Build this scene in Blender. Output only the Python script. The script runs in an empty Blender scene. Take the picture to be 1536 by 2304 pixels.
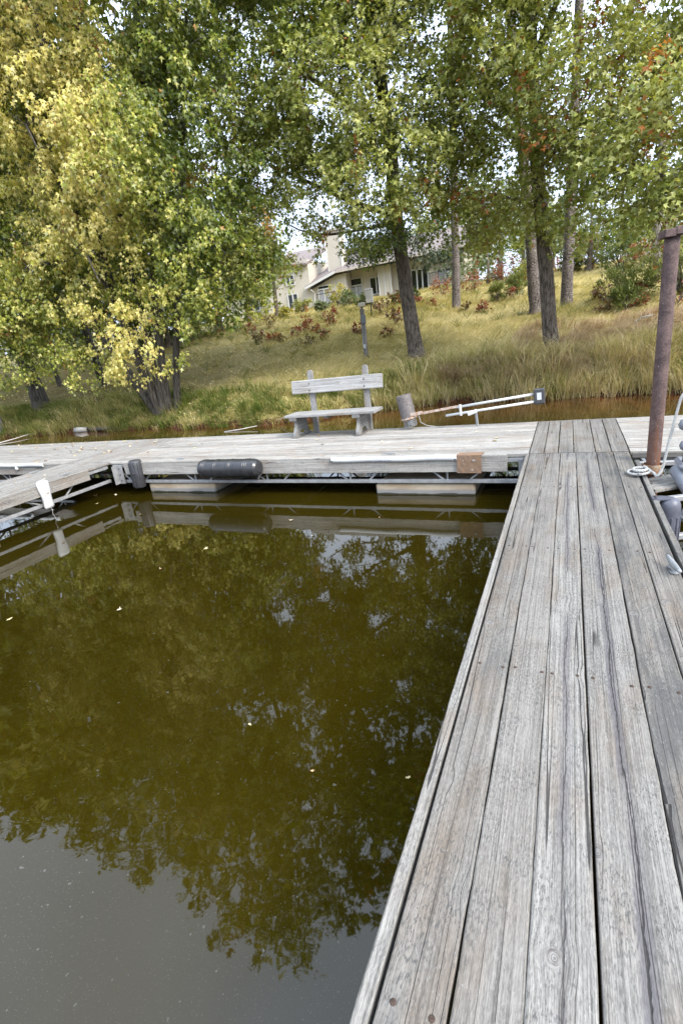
import bpy, math, random
import numpy as np
from mathutils import Vector, Matrix, Euler, Quaternion

sc = bpy.context.scene
COL = sc.collection
R = math.radians
rng = np.random.default_rng(7)
random.seed(7)

# ------------------------------------------------------------------ camera
FPX, PITCH, ROLL, YAW, EYE = 1129.78, 0.32460813, -0.12282746, -0.44125246, 1.45
_cy, _sy = math.cos(YAW), math.sin(YAW)
FWD = np.array([_sy * math.cos(PITCH), _cy * math.cos(PITCH), -math.sin(PITCH)])
_rt = np.array([_cy, -_sy, 0.0]); _up = np.cross(_rt, FWD)
RGT = math.cos(ROLL) * _rt + math.sin(ROLL) * _up
UPV = -math.sin(ROLL) * _rt + math.cos(ROLL) * _up
cam = bpy.data.cameras.new('camera'); camo = bpy.data.objects.new('camera', cam); COL.objects.link(camo)
cam.sensor_fit = 'HORIZONTAL'; cam.sensor_width = 24.0; cam.lens = FPX / 1536 * 24.0
cam.clip_start = 0.02; cam.clip_end = 3000
camo.matrix_world = Matrix(((RGT[0], UPV[0], -FWD[0], 0), (RGT[1], UPV[1], -FWD[1], 0), (RGT[2], UPV[2], -FWD[2], EYE), (0, 0, 0, 1)))
sc.camera = camo

# ------------------------------------------------------------------ sky, sun, exposure
SUN_EL, SUN_AZ = R(41), R(113)          # azimuth clockwise from +Y: light comes from behind the camera, to the right
w = bpy.data.worlds.new('World'); sc.world = w; w.use_nodes = True
wn = w.node_tree.nodes; wl = w.node_tree.links; wn.clear()
sky = wn.new('ShaderNodeTexSky'); sky.sky_type = 'NISHITA'; sky.sun_disc = False
sky.sun_elevation = SUN_EL; sky.sun_rotation = SUN_AZ
sky.air_density = 1.0; sky.dust_density = 4.0; sky.ozone_density = 1.0
hsv = wn.new('ShaderNodeHueSaturation'); hsv.inputs['Saturation'].default_value = 0.6; hsv.inputs['Value'].default_value = 1.4
bg = wn.new('ShaderNodeBackground'); bg.inputs['Strength'].default_value = 0.15
wo = wn.new('ShaderNodeOutputWorld')
cn = wn.new('ShaderNodeTexNoise'); cn.inputs['Scale'].default_value = 1.6; cn.inputs['Detail'].default_value = 4
cr = wn.new('ShaderNodeMapRange'); cr.inputs[1].default_value = .3; cr.inputs[2].default_value = .75; cr.inputs[3].default_value = .45; cr.inputs[4].default_value = .8
cm = wn.new('ShaderNodeMix'); cm.data_type = 'RGBA'
tcw = wn.new('ShaderNodeTexCoord')
sxyz = wn.new('ShaderNodeSeparateXYZ'); wl.new(tcw.outputs['Generated'], sxyz.inputs[0])
mz = wn.new('ShaderNodeMath'); mz.operation = 'MAXIMUM'; mz.inputs[1].default_value = 0.0; wl.new(sxyz.outputs[2], mz.inputs[0])
ma = wn.new('ShaderNodeMath'); ma.operation = 'MULTIPLY_ADD'; ma.inputs[1].default_value = 2 / 3; ma.inputs[2].default_value = 1 / 3; wl.new(mz.outputs[0], ma.inputs[0])
vs = wn.new('ShaderNodeVectorMath'); vs.operation = 'SCALE'; vs.inputs[0].default_value = (25.0, 29.0, 35.5); wl.new(ma.outputs[0], vs.inputs['Scale']); wl.new(vs.outputs[0], cm.inputs[7])
wl.new(tcw.outputs['Generated'], cn.inputs['Vector']); wl.new(cn.outputs['Fac'], cr.inputs[0]); wl.new(cr.outputs[0], cm.inputs[0])
wl.new(sky.outputs[0], hsv.inputs['Color']); wl.new(hsv.outputs[0], cm.inputs[6]); wl.new(cm.outputs[2], bg.inputs[0]); wl.new(bg.outputs[0], wo.inputs[0])
sl = bpy.data.lights.new('sun', 'SUN'); sl.energy = 4.2; sl.angle = R(24); sl.color = (1.0, 0.95, 0.87)
so = bpy.data.objects.new('sun', sl); COL.objects.link(so)
_sd = Vector((math.sin(SUN_AZ) * math.cos(SUN_EL), math.cos(SUN_AZ) * math.cos(SUN_EL), math.sin(SUN_EL)))
so.rotation_euler = _sd.to_track_quat('Z', 'Y').to_euler(); so.location = (10, -20, 30)
sc.view_settings.view_transform = 'Standard'; sc.view_settings.look = 'None'
sc.view_settings.exposure = 0.17; sc.view_settings.gamma = 1.0; sc.view_settings.use_curve_mapping = False
sc.cycles.max_bounces = 5; sc.cycles.diffuse_bounces = 2; sc.cycles.glossy_bounces = 3; sc.cycles.transmission_bounces = 2; sc.cycles.transparent_max_bounces = 4; sc.cycles.caustics_reflective = False; sc.cycles.caustics_refractive = False
sc.cycles.use_denoising = True

# ------------------------------------------------------------------ measuring helpers (photograph pixel -> point of the place)
def ray(x, y):
    v = FWD + RGT * (x - 768) / FPX - UPV * (y - 1152) / FPX
    return v / np.linalg.norm(v)
def at(x, y, Y):
    v = ray(x, y); return np.array([0, 0, EYE]) + v * (Y / v[1])
def atX(x, y, X):
    v = ray(x, y); return np.array([0, 0, EYE]) + v * (X / v[0])
def on(x, y, z=0.0):
    v = ray(x, y); return np.array([0, 0, EYE]) + v * ((z - EYE) / v[2])

WZ = -0.517                              # water level; the deck is z = 0
_sx = [-80, -45, -30, -19.4, -16, -11.6, -8.2, -6.5, -5, -3, 0, 2.2, 6, 20, 60]
_sy_ = [10.5, 11.5, 12.0, 12.45, 13.0, 12.5, 12.1, 12.75, 13.7, 14.25, 13.75, 13.5, 13.4, 13.0, 12.0]
def shore(X):
    X = np.asarray(X, float)
    return np.interp(X, _sx, _sy_) + 0.14 * np.sin(X * 1.9) + 0.09 * np.sin(X * 4.3 + 1)
_pd = [-60, -8, -3, -1, 0, .22, .55, 1.2, 2.4, 3.6, 7.2, 8.8, 12, 16, 37, 46, 60, 400]
_pz = [-3.5, -2.4, -1.3, -.80, -.53, -.30, -.02, .24, .60, .86, 1.66, 1.86, 2.35, 2.85, 5.05, 5.5, 5.8, 6.5]
def ground(X, Y):
    X = np.asarray(X, float); Y = np.asarray(Y, float)
    d = Y - shore(X)
    z = np.interp(d, _pd, _pz)
    m = np.clip((d - 1) / 5, 0, 1)
    return z + m * (0.07 * np.sin(X * .7 + Y * .31) + 0.05 * np.sin(X * 1.6 - Y * .9) + .03 * np.sin(X * 3.1 + Y * 2.3))
def hit(x, y):
    """where the sight line through a photograph pixel meets the hillside"""
    v = ray(x, y); t = 11.0
    while t < 160:
        P = np.array([0, 0, EYE]) + v * t
        if P[1] > 11 and P[2] < ground(P[0], P[1]): return P
        t += 0.05
    return P

# ------------------------------------------------------------------ object helpers
def tag(o, label=None, cat=None, group=None, kind=None):
    if label: o['label'] = label
    if cat: o['category'] = cat
    if group: o['group'] = group
    if kind: o['kind'] = kind
    return o
WPOS = {}
def link(o, parent=None, loc=(0, 0, 0), rot=None):
    COL.objects.link(o)
    loc = Vector([float(c) for c in loc]); WPOS[o.name] = loc
    if parent is not None:
        o.parent = parent; o.location = loc - WPOS[parent.name]
    else: o.location = loc
    if rot is not None: o.rotation_euler = rot
    return o
def empty(name, loc=(0, 0, 0)):
    o = bpy.data.objects.new(name, None); o.empty_display_size = .2
    return link(o, None, loc)
def put(name, me, mat, parent=None, loc=(0, 0, 0), rot=None):
    o = bpy.data.objects.new(name, me)
    if mat is not None and not me.materials: me.materials.append(mat)
    return link(o, parent, loc, rot)
class MB:
    def __init__(s): s.v = []; s.f = []
    def add(s, V, F, M=None):
        b = len(s.v)
        for p in V:
            p = Vector([float(c) for c in p]); s.v.append(tuple(M @ p) if M is not None else tuple(p))
        s.f += [tuple(b + i for i in f) for f in F]; return s
    def box(s, c, d, M=None, ch=0.0):
        x, y, z = [k / 2 for k in d]
        if ch <= 0:
            V = [(a * x + c[0], b * y + c[1], e * z + c[2]) for e in (-1, 1) for b in (-1, 1) for a in (-1, 1)]
            return s.add(V, [(0, 2, 3, 1), (4, 5, 7, 6), (0, 1, 5, 4), (2, 6, 7, 3), (0, 4, 6, 2), (1, 3, 7, 5)], M)
        V = []; idx = {}
        for e in (-1, 1):
            for b in (-1, 1):
                for a in (-1, 1):
                    for k in range(3):
                        q = [a * (x - (ch if k != 0 else 0)), b * (y - (ch if k != 1 else 0)), e * (z - (ch if k != 2 else 0))]
                        idx[(a, b, e, k)] = len(V); V.append((q[0] + c[0], q[1] + c[1], q[2] + c[2]))
        F = []
        for a in (-1, 1): F.append([idx[(a, -1, -1, 0)], idx[(a, 1, -1, 0)], idx[(a, 1, 1, 0)], idx[(a, -1, 1, 0)]][::a])
        for b in (-1, 1): F.append([idx[(-1, b, -1, 1)], idx[(1, b, -1, 1)], idx[(1, b, 1, 1)], idx[(-1, b, 1, 1)]][::-b])
        for e in (-1, 1): F.append([idx[(-1, -1, e, 2)], idx[(1, -1, e, 2)], idx[(1, 1, e, 2)], idx[(-1, 1, e, 2)]][::e])
        for b in (-1, 1):
            for e in (-1, 1): F.append([idx[(-1, b, e, 1)], idx[(1, b, e, 1)], idx[(1, b, e, 2)], idx[(-1, b, e, 2)]])
        for a in (-1, 1):
            for e in (-1, 1): F.append([idx[(a, -1, e, 0)], idx[(a, 1, e, 0)], idx[(a, 1, e, 2)], idx[(a, -1, e, 2)]])
        for a in (-1, 1):
            for b in (-1, 1): F.append([idx[(a, b, -1, 0)], idx[(a, b, 1, 0)], idx[(a, b, 1, 1)], idx[(a, b, -1, 1)]])
        for a in (-1, 1):
            for b in (-1, 1):
                for e in (-1, 1): F.append([idx[(a, b, e, 0)], idx[(a, b, e, 1)], idx[(a, b, e, 2)]])
        return s.add(V, F, M)
    def bar(s, p0, p1, wd, th, side=(0, 0, 1), ch=0.0):
        p0 = Vector([float(c) for c in p0]); p1 = Vector([float(c) for c in p1]); y = (p1 - p0); L = y.length; y.normalize()
        x = y.cross(Vector(side)); 
        if x.length < 1e-4: x = y.cross(Vector((1, 0, 0)))
        x.normalize(); z = x.cross(y)
        M = Matrix.Translation((p0 + p1) / 2) @ Matrix((x, y, z)).transposed().to_4x4()
        return s.box((0, 0, 0), (wd, L, th), M, ch)
    def tube(s, pts, rad, n=10, caps=True):
        P = [Vector([float(c) for c in p]) for p in pts]
        if not hasattr(rad, '__len__'): rad = [rad] * len(P)
        b = len(s.v); ref = None
        for i, p in enumerate(P):
            t = (P[min(i + 1, len(P) - 1)] - P[max(i - 1, 0)]).normalized()
            if ref is None:
                ref = t.orthogonal().normalized()
            else:
                ref = (ref - t * ref.dot(t)).normalized()
            u = t.cross(ref)
            for k in range(n):
                a = 2 * math.pi * k / n
                s.v.append(tuple(p + (ref * math.cos(a) + u * math.sin(a)) * float(rad[i])))
        for i in range(len(P) - 1):
            for k in range(n):
                s.f.append((b + i * n + k, b + i * n + (k + 1) % n, b + (i + 1) * n + (k + 1) % n, b + (i + 1) * n + k))
        if caps:
            s.f.append(tuple(b + k for k in range(n))[::-1]); s.f.append(tuple(b + (len(P) - 1) * n + k for k in range(n)))
        return s
    def lathe(s, prof, n=20, M=None):
        V = []; F = []
        for r, z in prof:
            for k in range(n):
                a = 2 * math.pi * k / n; V.append((r * math.cos(a), r * math.sin(a), z))
        for i in range(len(prof) - 1):
            for k in range(n): F.append((i * n + k, i * n + (k + 1) % n, (i + 1) * n + (k + 1) % n, (i + 1) * n + k))
        F.append(tuple(range(n))[::-1]); F.append(tuple((len(prof) - 1) * n + k for k in range(n)))
        return s.add(V, F, M)
    def prism(s, poly, h0, h1, M=None):
        n = len(poly)
        V = [(p[0], p[1], h0) for p in poly] + [(p[0], p[1], h1) for p in poly]
        F = [tuple(range(n))[::-1], tuple(range(n, 2 * n))] + [(i, (i + 1) % n, n + (i + 1) % n, n + i) for i in range(n)]
        return s.add(V, F, M)
    def mesh(s, name, smooth=False):
        me = bpy.data.meshes.new(name); me.from_pydata(s.v, [], s.f); me.validate(); me.update()
        if smooth:
            me.polygons.foreach_set('use_smooth', [True] * len(me.polygons))
        return me
    def build(s, name, mat, parent=None, loc=(0, 0, 0), rot=None, smooth=False, world=False):
        if world:
            L = WPOS[parent.name] if parent is not None else Vector((0, 0, 0))
            if parent is None: L = Vector([float(c) for c in loc])
            s.v = [(a - L[0], b - L[1], c - L[2]) for a, b, c in s.v]; loc = L
        return put(name, s.mesh(name, smooth), mat, parent, loc, rot)
def mesh_np(name, V, F, col=None, smooth=False):
    """F: (m,k) index array, one polygon size"""
    me = bpy.data.meshes.new(name); V = np.asarray(V, np.float32); F = np.asarray(F, np.int32)
    me.vertices.add(len(V)); me.vertices.foreach_set('co', V.ravel())
    me.loops.add(F.size); me.loops.foreach_set('vertex_index', F.ravel())
    me.polygons.add(len(F)); k = F.shape[1]
    me.polygons.foreach_set('loop_start', np.arange(0, F.size, k, dtype=np.int32))
    try: me.polygons.foreach_set('loop_total', np.full(len(F), k, np.int32))
    except Exception: pass
    if smooth: me.polygons.foreach_set('use_smooth', np.ones(len(F), bool))
    if col is not None:
        a = me.color_attributes.new('tint', 'FLOAT_COLOR', 'POINT')
        c = np.ones((len(V), 4), np.float32); c[:, :3] = col; a.data.foreach_set('color', c.ravel())
    me.update(calc_edges=True); return me

# ------------------------------------------------------------------ materials
class NT:
    def __init__(s, name):
        s.mat = bpy.data.materials.new(name); s.mat.use_nodes = True; s.t = s.mat.node_tree; s.t.nodes.clear()
        s.out = s.t.nodes.new('ShaderNodeOutputMaterial')
    def set(s, sock, v):
        if isinstance(v, bpy.types.NodeSocket): s.t.links.new(v, sock)
        elif v is not None: sock.default_value = v
    def n(s, ty, ins=None, **props):
        nd = s.t.nodes.new('ShaderNode' + ty)
        for k, v in props.items(): setattr(nd, k, v)
        for k, v in (ins or {}).items(): s.set(nd.inputs[k], v)
        return nd
    def m(s, op, a, b=None, c=None, clamp=False):
        nd = s.n('Math', operation=op, use_clamp=clamp); s.set(nd.inputs[0], a); s.set(nd.inputs[1], b); s.set(nd.inputs[2], c); return nd.outputs[0]
    def vm(s, op, a, b=None):
        nd = s.n('VectorMath', operation=op); s.set(nd.inputs[0], a); s.set(nd.inputs[1], b); return nd.outputs[0]
    def mix(s, f, a, b, blend='MIX'):
        nd = s.n('Mix', data_type='RGBA', blend_type=blend); s.set(nd.inputs[0], f)
        s.set(nd.inputs[6], a if isinstance(a, bpy.types.NodeSocket) else (*a, 1)); s.set(nd.inputs[7], b if isinstance(b, bpy.types.NodeSocket) else (*b, 1)); return nd.outputs[2]
    def noise(s, vec, scale=1.0, detail=2.0, rough=.5, dist=0.0):
        return s.n('TexNoise', {'Vector': vec, 'Scale': scale, 'Detail': detail, 'Roughness': rough, 'Distortion': dist}).outputs['Fac']
    def ss(s, v, a, b, lo=0.0, hi=1.0):
        nd = s.n('MapRange', interpolation_type='SMOOTHSTEP'); s.set(nd.inputs[0], v)
        for i, k in enumerate((a, b, lo, hi)): s.set(nd.inputs[i + 1], k)
        return nd.outputs[0]
    def obj(s): return s.n('TexCoord').outputs['Object']
    def sep(s, v):
        o = s.n('SeparateXYZ', {0: v}).outputs; return o[0], o[1], o[2]
    def xyz(s, x, y, z):
        nd = s.n('CombineXYZ')
        for i, k in enumerate((x, y, z)): s.set(nd.inputs[i], k)
        return nd.outputs[0]
    def oattr(s, name): return s.n('Attribute', attribute_type='OBJECT', attribute_name=name).outputs['Fac']
    def rnd(s): return s.n('ObjectInfo').outputs['Random']
    def bump(s, h, dist, strength=1.0, normal=None):
        nd = s.n('Bump', {'Height': h, 'Distance': dist, 'Strength': strength})
        if normal is not None: s.set(nd.inputs['Normal'], normal)
        return nd.outputs[0]
    def pbr(s, col, rough=.6, metal=0.0, normal=None, spec=None, **kw):
        b = s.n('BsdfPrincipled'); s.set(b.inputs['Base Color'], col if isinstance(col, bpy.types.NodeSocket) else (*col, 1))
        s.set(b.inputs['Roughness'], rough); s.set(b.inputs['Metallic'], metal)
        if spec is not None: s.set(b.inputs['Specular IOR Level'], spec)
        if normal is not None: s.set(b.inputs['Normal'], normal)
        for k, v in kw.items(): s.set(b.inputs[k], v)
        s.t.links.new(b.outputs[0], s.out.inputs[0]); return s.mat

def make_wood(name, light=(.275, .260, .236), dark=(.072, .068, .062), brown=(.195, .152, .115), crackmul=1.0, speckmul=1.0):
    t = NT(name); oc = t.obj(); r = t.rnd()
    P = t.vm('ADD', oc, t.xyz(t.m('MULTIPLY', r, 37.0), t.m('MULTIPLY', r, 91.0), t.m('MULTIPLY', r, 53.0)))
    x, y, z = t.sep(P); lx, ly, lz = t.sep(oc)
    wob = t.m('SUBTRACT', t.noise(t.xyz(t.m('MULTIPLY', x, 3.0), t.m('MULTIPLY', y, .55), t.m('MULTIPLY', z, 3.0)), 1.0, 1.0), .5)
    # knots bend the grain round them
    vo = t.n('TexVoronoi', {'Vector': t.xyz(t.m('MULTIPLY', x, 5.5), t.m('MULTIPLY', y, 1.15), 0.0), 'Scale': 1.0, 'Randomness': 1.0})
    kd = vo.outputs['Distance']; kpos = t.vm('SUBTRACT', t.xyz(t.m('MULTIPLY', x, 5.5), t.m('MULTIPLY', y, 1.15), 0.0), vo.outputs['Position'])
    kx, ky, _ = t.sep(kpos)
    kr = t.m('SQRT', t.m('ADD', t.m('POWER', t.m('MULTIPLY', kx, 1.0), 2.0), t.m('POWER', t.m('MULTIPLY', ky, 4.0), 2.0)))
    pick = t.m('GREATER_THAN', t.n('SeparateColor', {0: vo.outputs['Color']}).outputs[0], .45)
    kin = t.m('MULTIPLY', t.ss(kr, .06, .16, 1.0, 0.0), pick)
    kbend = t.m('MULTIPLY', t.m('MULTIPLY', t.ss(kr, .08, .42, 1.0, 0.0), pick), t.m('MULTIPLY', kx, -.075))
    gx = t.m('ADD', t.m('ADD', x, t.m('MULTIPLY', wob, .022)), kbend)
    fine = t.noise(t.xyz(t.m('MULTIPLY', gx, 300.0), t.m('MULTIPLY', y, 2.2), t.m('MULTIPLY', z, 300.0)), 1.0, 4.0, .75)
    mid = t.noise(t.xyz(t.m('MULTIPLY', gx, 120.0), t.m('MULTIPLY', y, .9), t.m('MULTIPLY', z, 120.0)), 1.0, 3.0, .7)
    rough_ = t.noise(t.xyz(t.m('MULTIPLY', x, 260.0), t.m('MULTIPLY', y, 45.0), t.m('MULTIPLY', z, 260.0)), 1.0, 3.0, .7)
    broad = t.noise(t.xyz(t.m('MULTIPLY', gx, 16.0), t.m('MULTIPLY', y, .7), t.m('MULTIPLY', z, 16.0)), 1.0, 2.0, .5)
    cn_ = t.m('ABSOLUTE', t.m('SUBTRACT', t.noise(t.xyz(t.m('MULTIPLY', gx, 21.0), t.m('MULTIPLY', y, .20), t.m('MULTIPLY', z, 21.0)), 1.0, .6, .4), .5))
    cmask = t.ss(t.noise(t.xyz(t.m('MULTIPLY', x, 9.0), t.m('MULTIPLY', y, 1.3), 4.0), 1.0, 1.0), .40, .52)
    crack = t.m('MULTIPLY', t.m('MULTIPLY', t.ss(cn_, .003, .0095, 1.0, 0.0), cmask), crackmul)
    grain = t.m('ADD', t.m('ADD', t.m('MULTIPLY', fine, .55), t.m('MULTIPLY', rough_, .40)), t.m('ADD', t.m('MULTIPLY', mid, .45), t.m('MULTIPLY', broad, .16)))
    g = t.ss(grain, .56, .98)
    c = t.mix(g, dark, light)
    bl = t.noise(t.xyz(t.m('MULTIPLY', x, 5.0), t.m('MULTIPLY', y, 1.4), 1.0), 1.0, 3.0, .6)
    bw = t.m('ADD', t.ss(bl, .47, .70, 0.0, .65), t.m('MULTIPLY', t.oattr('brown'), .5), clamp=True)
    c = t.mix(bw, c, t.mix(g, tuple(k * .45 for k in brown), brown))
    # grey-black mildew patches with a grain-broken edge
    mil = t.noise(t.xyz(t.m('MULTIPLY', x, 8.0), t.m('MULTIPLY', y, 1.1), 9.0), 1.0, 4.0, .65)
    mm = t.m('MULTIPLY', t.ss(t.m('ADD', mil, t.m('MULTIPLY', t.m('SUBTRACT', fine, .5), .35)), t.m('SUBTRACT', .66, t.m('MULTIPLY', t.oattr('mildew'), .22)), t.m('SUBTRACT', .80, t.m('MULTIPLY', t.oattr('mildew'), .18))), .75)
    c = t.mix(mm, c, (.075, .075, .074))
    # lichen and dirt specks
    sp = t.noise(t.xyz(t.m('MULTIPLY', x, 230.0), t.m('MULTIPLY', y, 60.0), t.m('MULTIPLY', z, 230.0)), 1.0, 3.0, .7); sp2 = t.noise(t.xyz(t.m('MULTIPLY', x, 150.0), t.m('MULTIPLY', y, 40.0), t.m('MULTIPLY', z, 150.0)), 1.0, 3.0, .7)
    smask = t.ss(t.noise(P, 6.0, 3.0, .6), .36, .60)
    c = t.mix(t.m('MULTIPLY', t.m('MULTIPLY', t.ss(sp, .50, .62), smask), .75 * speckmul), c, (.060, .060, .058))
    c = t.mix(t.m('MULTIPLY', t.ss(sp2, .60, .70), .5 * speckmul), c, (.31, .305, .29))
    # dark torn heart line down the middle of some boards
    w2 = t.m('SUBTRACT', t.noise(t.xyz(0.0, t.m('MULTIPLY', y, 1.3), 3.0), 1.0, 3.0), .5)
    pw = t.m('SUBTRACT', t.noise(t.xyz(t.m('MULTIPLY', x, 22.0), t.m('MULTIPLY', y, 4.5), 5.0), 1.0, 4.0, .7), .5)
    pd = t.m('ABSOLUTE', t.m('ADD', t.m('ADD', lx, t.m('MULTIPLY', w2, .05)), t.m('MULTIPLY', pw, .035)))
    pon = t.ss(t.noise(t.xyz(2.0, t.m('MULTIPLY', y, 1.1), 7.0), 1.0, 2.0), .38, .52)
    pith = t.m('MULTIPLY', t.m('MULTIPLY', t.ss(pd, .008, .026, 1.0, 0.0), t.oattr('pith')), pon)
    c = t.mix(t.m('MULTIPLY', pith, .85), c, t.mix(rough_, (.022, .019, .023), (.17, .16, .165)))
    pline = t.m('MULTIPLY', t.ss(pd, .0012, .0032, 1.0, 0.0), t.m('MULTIPLY', t.oattr('pith'), t.ss(pon, .0, .3)))
    c = t.mix(kin, c, t.mix(t.ss(t.noise(t.xyz(t.m('MULTIPLY', kr, 60.0), t.m('MULTIPLY', kx, 9.0), t.m('MULTIPLY', ky, 30.0)), 1.0, 3.0), .3, .7), (.07, .06, .055), (.22, .21, .195)))
    dk = t.m('MAXIMUM', crack, pline)
    c = t.mix(t.m('MULTIPLY', dk, .88), c, (.025, .023, .022))
    tone = t.m('ADD', 1.0, t.oattr('tone'))
    tone = t.m('MULTIPLY', tone, t.ss(r, 0.0, 1.0, .92, 1.06))
    c = t.vm('MULTIPLY', c, t.xyz(tone, tone, tone))
    h = t.m('SUBTRACT', t.m('ADD', t.m('ADD', t.m('MULTIPLY', fine, .6), t.m('MULTIPLY', rough_, .5)), t.m('MULTIPLY', mid, .8)), t.m('ADD', t.m('MULTIPLY', dk, 2.2), t.m('MULTIPLY', pith, .5)))
    return t.pbr(c, .88, 0.0, t.bump(h, .0016, .8), spec=.25)
M_WOOD = make_wood('weathered_dock_boards')
M_BENCH = make_wood('weathered_bench_wood', light=(.31, .302, .29), dark=(.09, .088, .085), crackmul=.8, speckmul=.6)

def simple(name, col, rough=.6, metal=0.0, var=.15, scale=20.0, bump=0.0, spec=None, col2=None):
    t = NT(name); oc = t.obj(); n1 = t.noise(oc, scale, 4.0, .65); n2 = t.noise(oc, scale * 7, 2.0, .6)
    c2 = col2 or tuple(k * (1 - 2 * var) for k in col)
    c = t.mix(t.ss(t.m('ADD', t.m('MULTIPLY', n1, .75), t.m('MULTIPLY', n2, .25)), .36, .66), c2, col)
    nm = t.bump(t.m('ADD', n1, t.m('MULTIPLY', n2, .4)), bump) if bump else None
    return t.pbr(c, rough, metal, nm, spec)
M_ALU = simple('weathered_aluminium', (.40, .40, .40), .48, .35, .14, 14, .0006)
M_GALV = simple('galvanised_steel', (.33, .34, .35), .5, .35, .15, 30)
M_BLACKP = simple('black_plastic', (.020, .020, .023), .27, 0, .22, 9, .0006, .5, (.034, .034, .036))
M_DARKP = simple('faded_dark_plastic', (.055, .055, .062), .45, 0, .2, 12)
M_WHITEP = simple('white_vinyl', (.60, .60, .585), .42, 0, .05, 10, .0005)
M_GREYP = simple('grey_moulded_plastic', (.21, .215, .245), .36, 0, .10, 12, .0003)
M_GREYPD = simple('blue_grey_vinyl', (.105, .108, .135), .42, 0, .15, 12, .0005)
M_ROPE = simple('white_rope_fibre', (.52, .51, .48), .85, 0, .12, 60)
M_CARPET = simple('rust_brown_carpet', (.25, .155, .095), .95, 0, .0, 22, .003, .1, (.19, .135, .10))
M_WHITEPAINT = simple('white_paint', (.58, .58, .56), .55, 0, .04, 5)
M_LABEL = simple('pale_label', (.55, .56, .57), .6, 0, .06, 40)
M_SCREW = simple('rusty_screw', (.075, .045, .032), .8, .1, .3, 200)
M_BOLT = simple('dull_bolt', (.13, .12, .12), .5, .5, .2, 200)
M_CORD = simple('grey_cord', (.35, .34, .33), .7, 0, .1, 60)
M_DARKBOX = simple('dark_grey_case', (.06, .06, .065), .5, 0, .2, 20)
M_MOTOR = simple('speckled_motor_can', (.20, .18, .175), .62, .25, .3, 45, .0006, None, (.10, .085, .08))
M_RUSTBAR = simple('rust_stained_bar', (.52, .47, .43), .6, .15, 0, 18, .0004, None, (.30, .17, .10))
M_INK = simple('faded_ink', (.25, .25, .33), .7, 0, .1, 90)

def rust_pile():
    t = NT('rusted_steel_pile'); oc = t.obj(); x, y, z = t.sep(oc)
    n = t.noise(oc, 9.0, 5.0, .65); f = t.noise(oc, 110.0, 3.0, .7); st = t.noise(t.xyz(t.m('MULTIPLY', x, 30.0), t.m('MULTIPLY', y, 30.0), t.m('MULTIPLY', z, 2.2)), 1.0, 3.0)
    c = t.mix(t.ss(t.m('ADD', t.m('MULTIPLY', n, .5), t.m('MULTIPLY', f, .5)), .38, .62), (.050, .032, .031), (.165, .108, .096))
    low = t.m('MULTIPLY', t.ss(t.m('ADD', z, t.m('MULTIPLY', t.m('SUBTRACT', n, .5), 1.6)), .2, 1.5, 1.0, 0.0), t.ss(st, .38, .60))
    c = t.mix(low, c, (.15, .058, .024))
    c = t.mix(t.ss(t.noise(oc, 55.0, 1.0), .76, .80), c, (.55, .45, .40))
    return t.pbr(c, .78, .1, t.bump(t.m('ADD', f, n), .0022))
M_RUST = rust_pile()
M_COLLAR = simple('rust_streaked_collar', (.40, .33, .24), .7, .2, 0, 9, .0006, None, (.25, .11, .05))

def float_mat():
    t = NT('stained_concrete_float'); oc = t.obj(); x, y, z = t.sep(oc)
    n = t.noise(t.xyz(t.m('MULTIPLY', x, 4.0), t.m('MULTIPLY', y, 4.0), t.m('MULTIPLY', z, 9.0)), 1.0, 4.0)
    zz = t.m('ADD', z, t.m('MULTIPLY', t.m('SUBTRACT', n, .5), .045))
    c = t.mix(t.ss(n, .3, .7), (.36, .27, .17), (.46, .38, .28))
    c = t.mix(t.ss(zz, .052, .090, .9, 0.0), c, (.22, .215, .21))         # tide-line stain
    c = t.mix(t.ss(zz, .012, .026, 1.0, 0.0), c, (.028, .03, .02))       # algae at the waterline
    return t.pbr(c, .85, 0, t.bump(n, .004))
M_FLOAT = float_mat()

def water_mat():
    t = NT('murky_lake_water'); g = t.n('NewGeometry').outputs['Position']; x, y, z = t.sep(g)
    n = t.noise(g, .5, 3.0)
    c = t.mix(t.ss(n, .3, .7), (.0170, .0122, .0006), (.0218, .0156, .0009))
    # shallow iron-stained bed shows through behind the dock
    sh = t.ss(t.m('ADD', y, t.m('MULTIPLY', t.m('SUBTRACT', t.noise(g, .9, 3.0), .5), 2.2)), 10.2, 13.6)
    c = t.mix(sh, c, t.mix(t.ss(t.noise(g, 2.2, 4.0), .4, .65), (.052, .021, .006), (.115, .044, .012)))
    # pollen and dust lying on the film
    d1 = t.noise(g, 190.0, 1.0, .5); d2 = t.noise(g, 42.0, 1.0, .5); pm = t.ss(t.noise(g, 1.3, 3.0), .35, .65, .3, 1.0)
    dust = t.m('MULTIPLY', t.m('ADD', t.ss(d1, .68, .76), t.ss(d2, .745, .765)), pm, clamp=True)
    c = t.mix(t.m('MULTIPLY', dust, .38), c, (.17, .17, .155))
    w1 = t.noise(g, 2.1, 2.0, .45, .6); w2 = t.noise(g, 8.5, 2.0, .5, .8)
    calm = t.ss(t.noise(g, .35, 2.0), .35, .65, .35, 1.0)
    h = t.m('MULTIPLY', t.m('ADD', t.m('MULTIPLY', w1, 1.0), t.m('MULTIPLY', w2, .14)), calm)
    t.pbr(c, .02, 0, t.bump(h, .0022, 1.0), IOR=1.50)
    return t.mat
M_WATER = water_mat()

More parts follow.
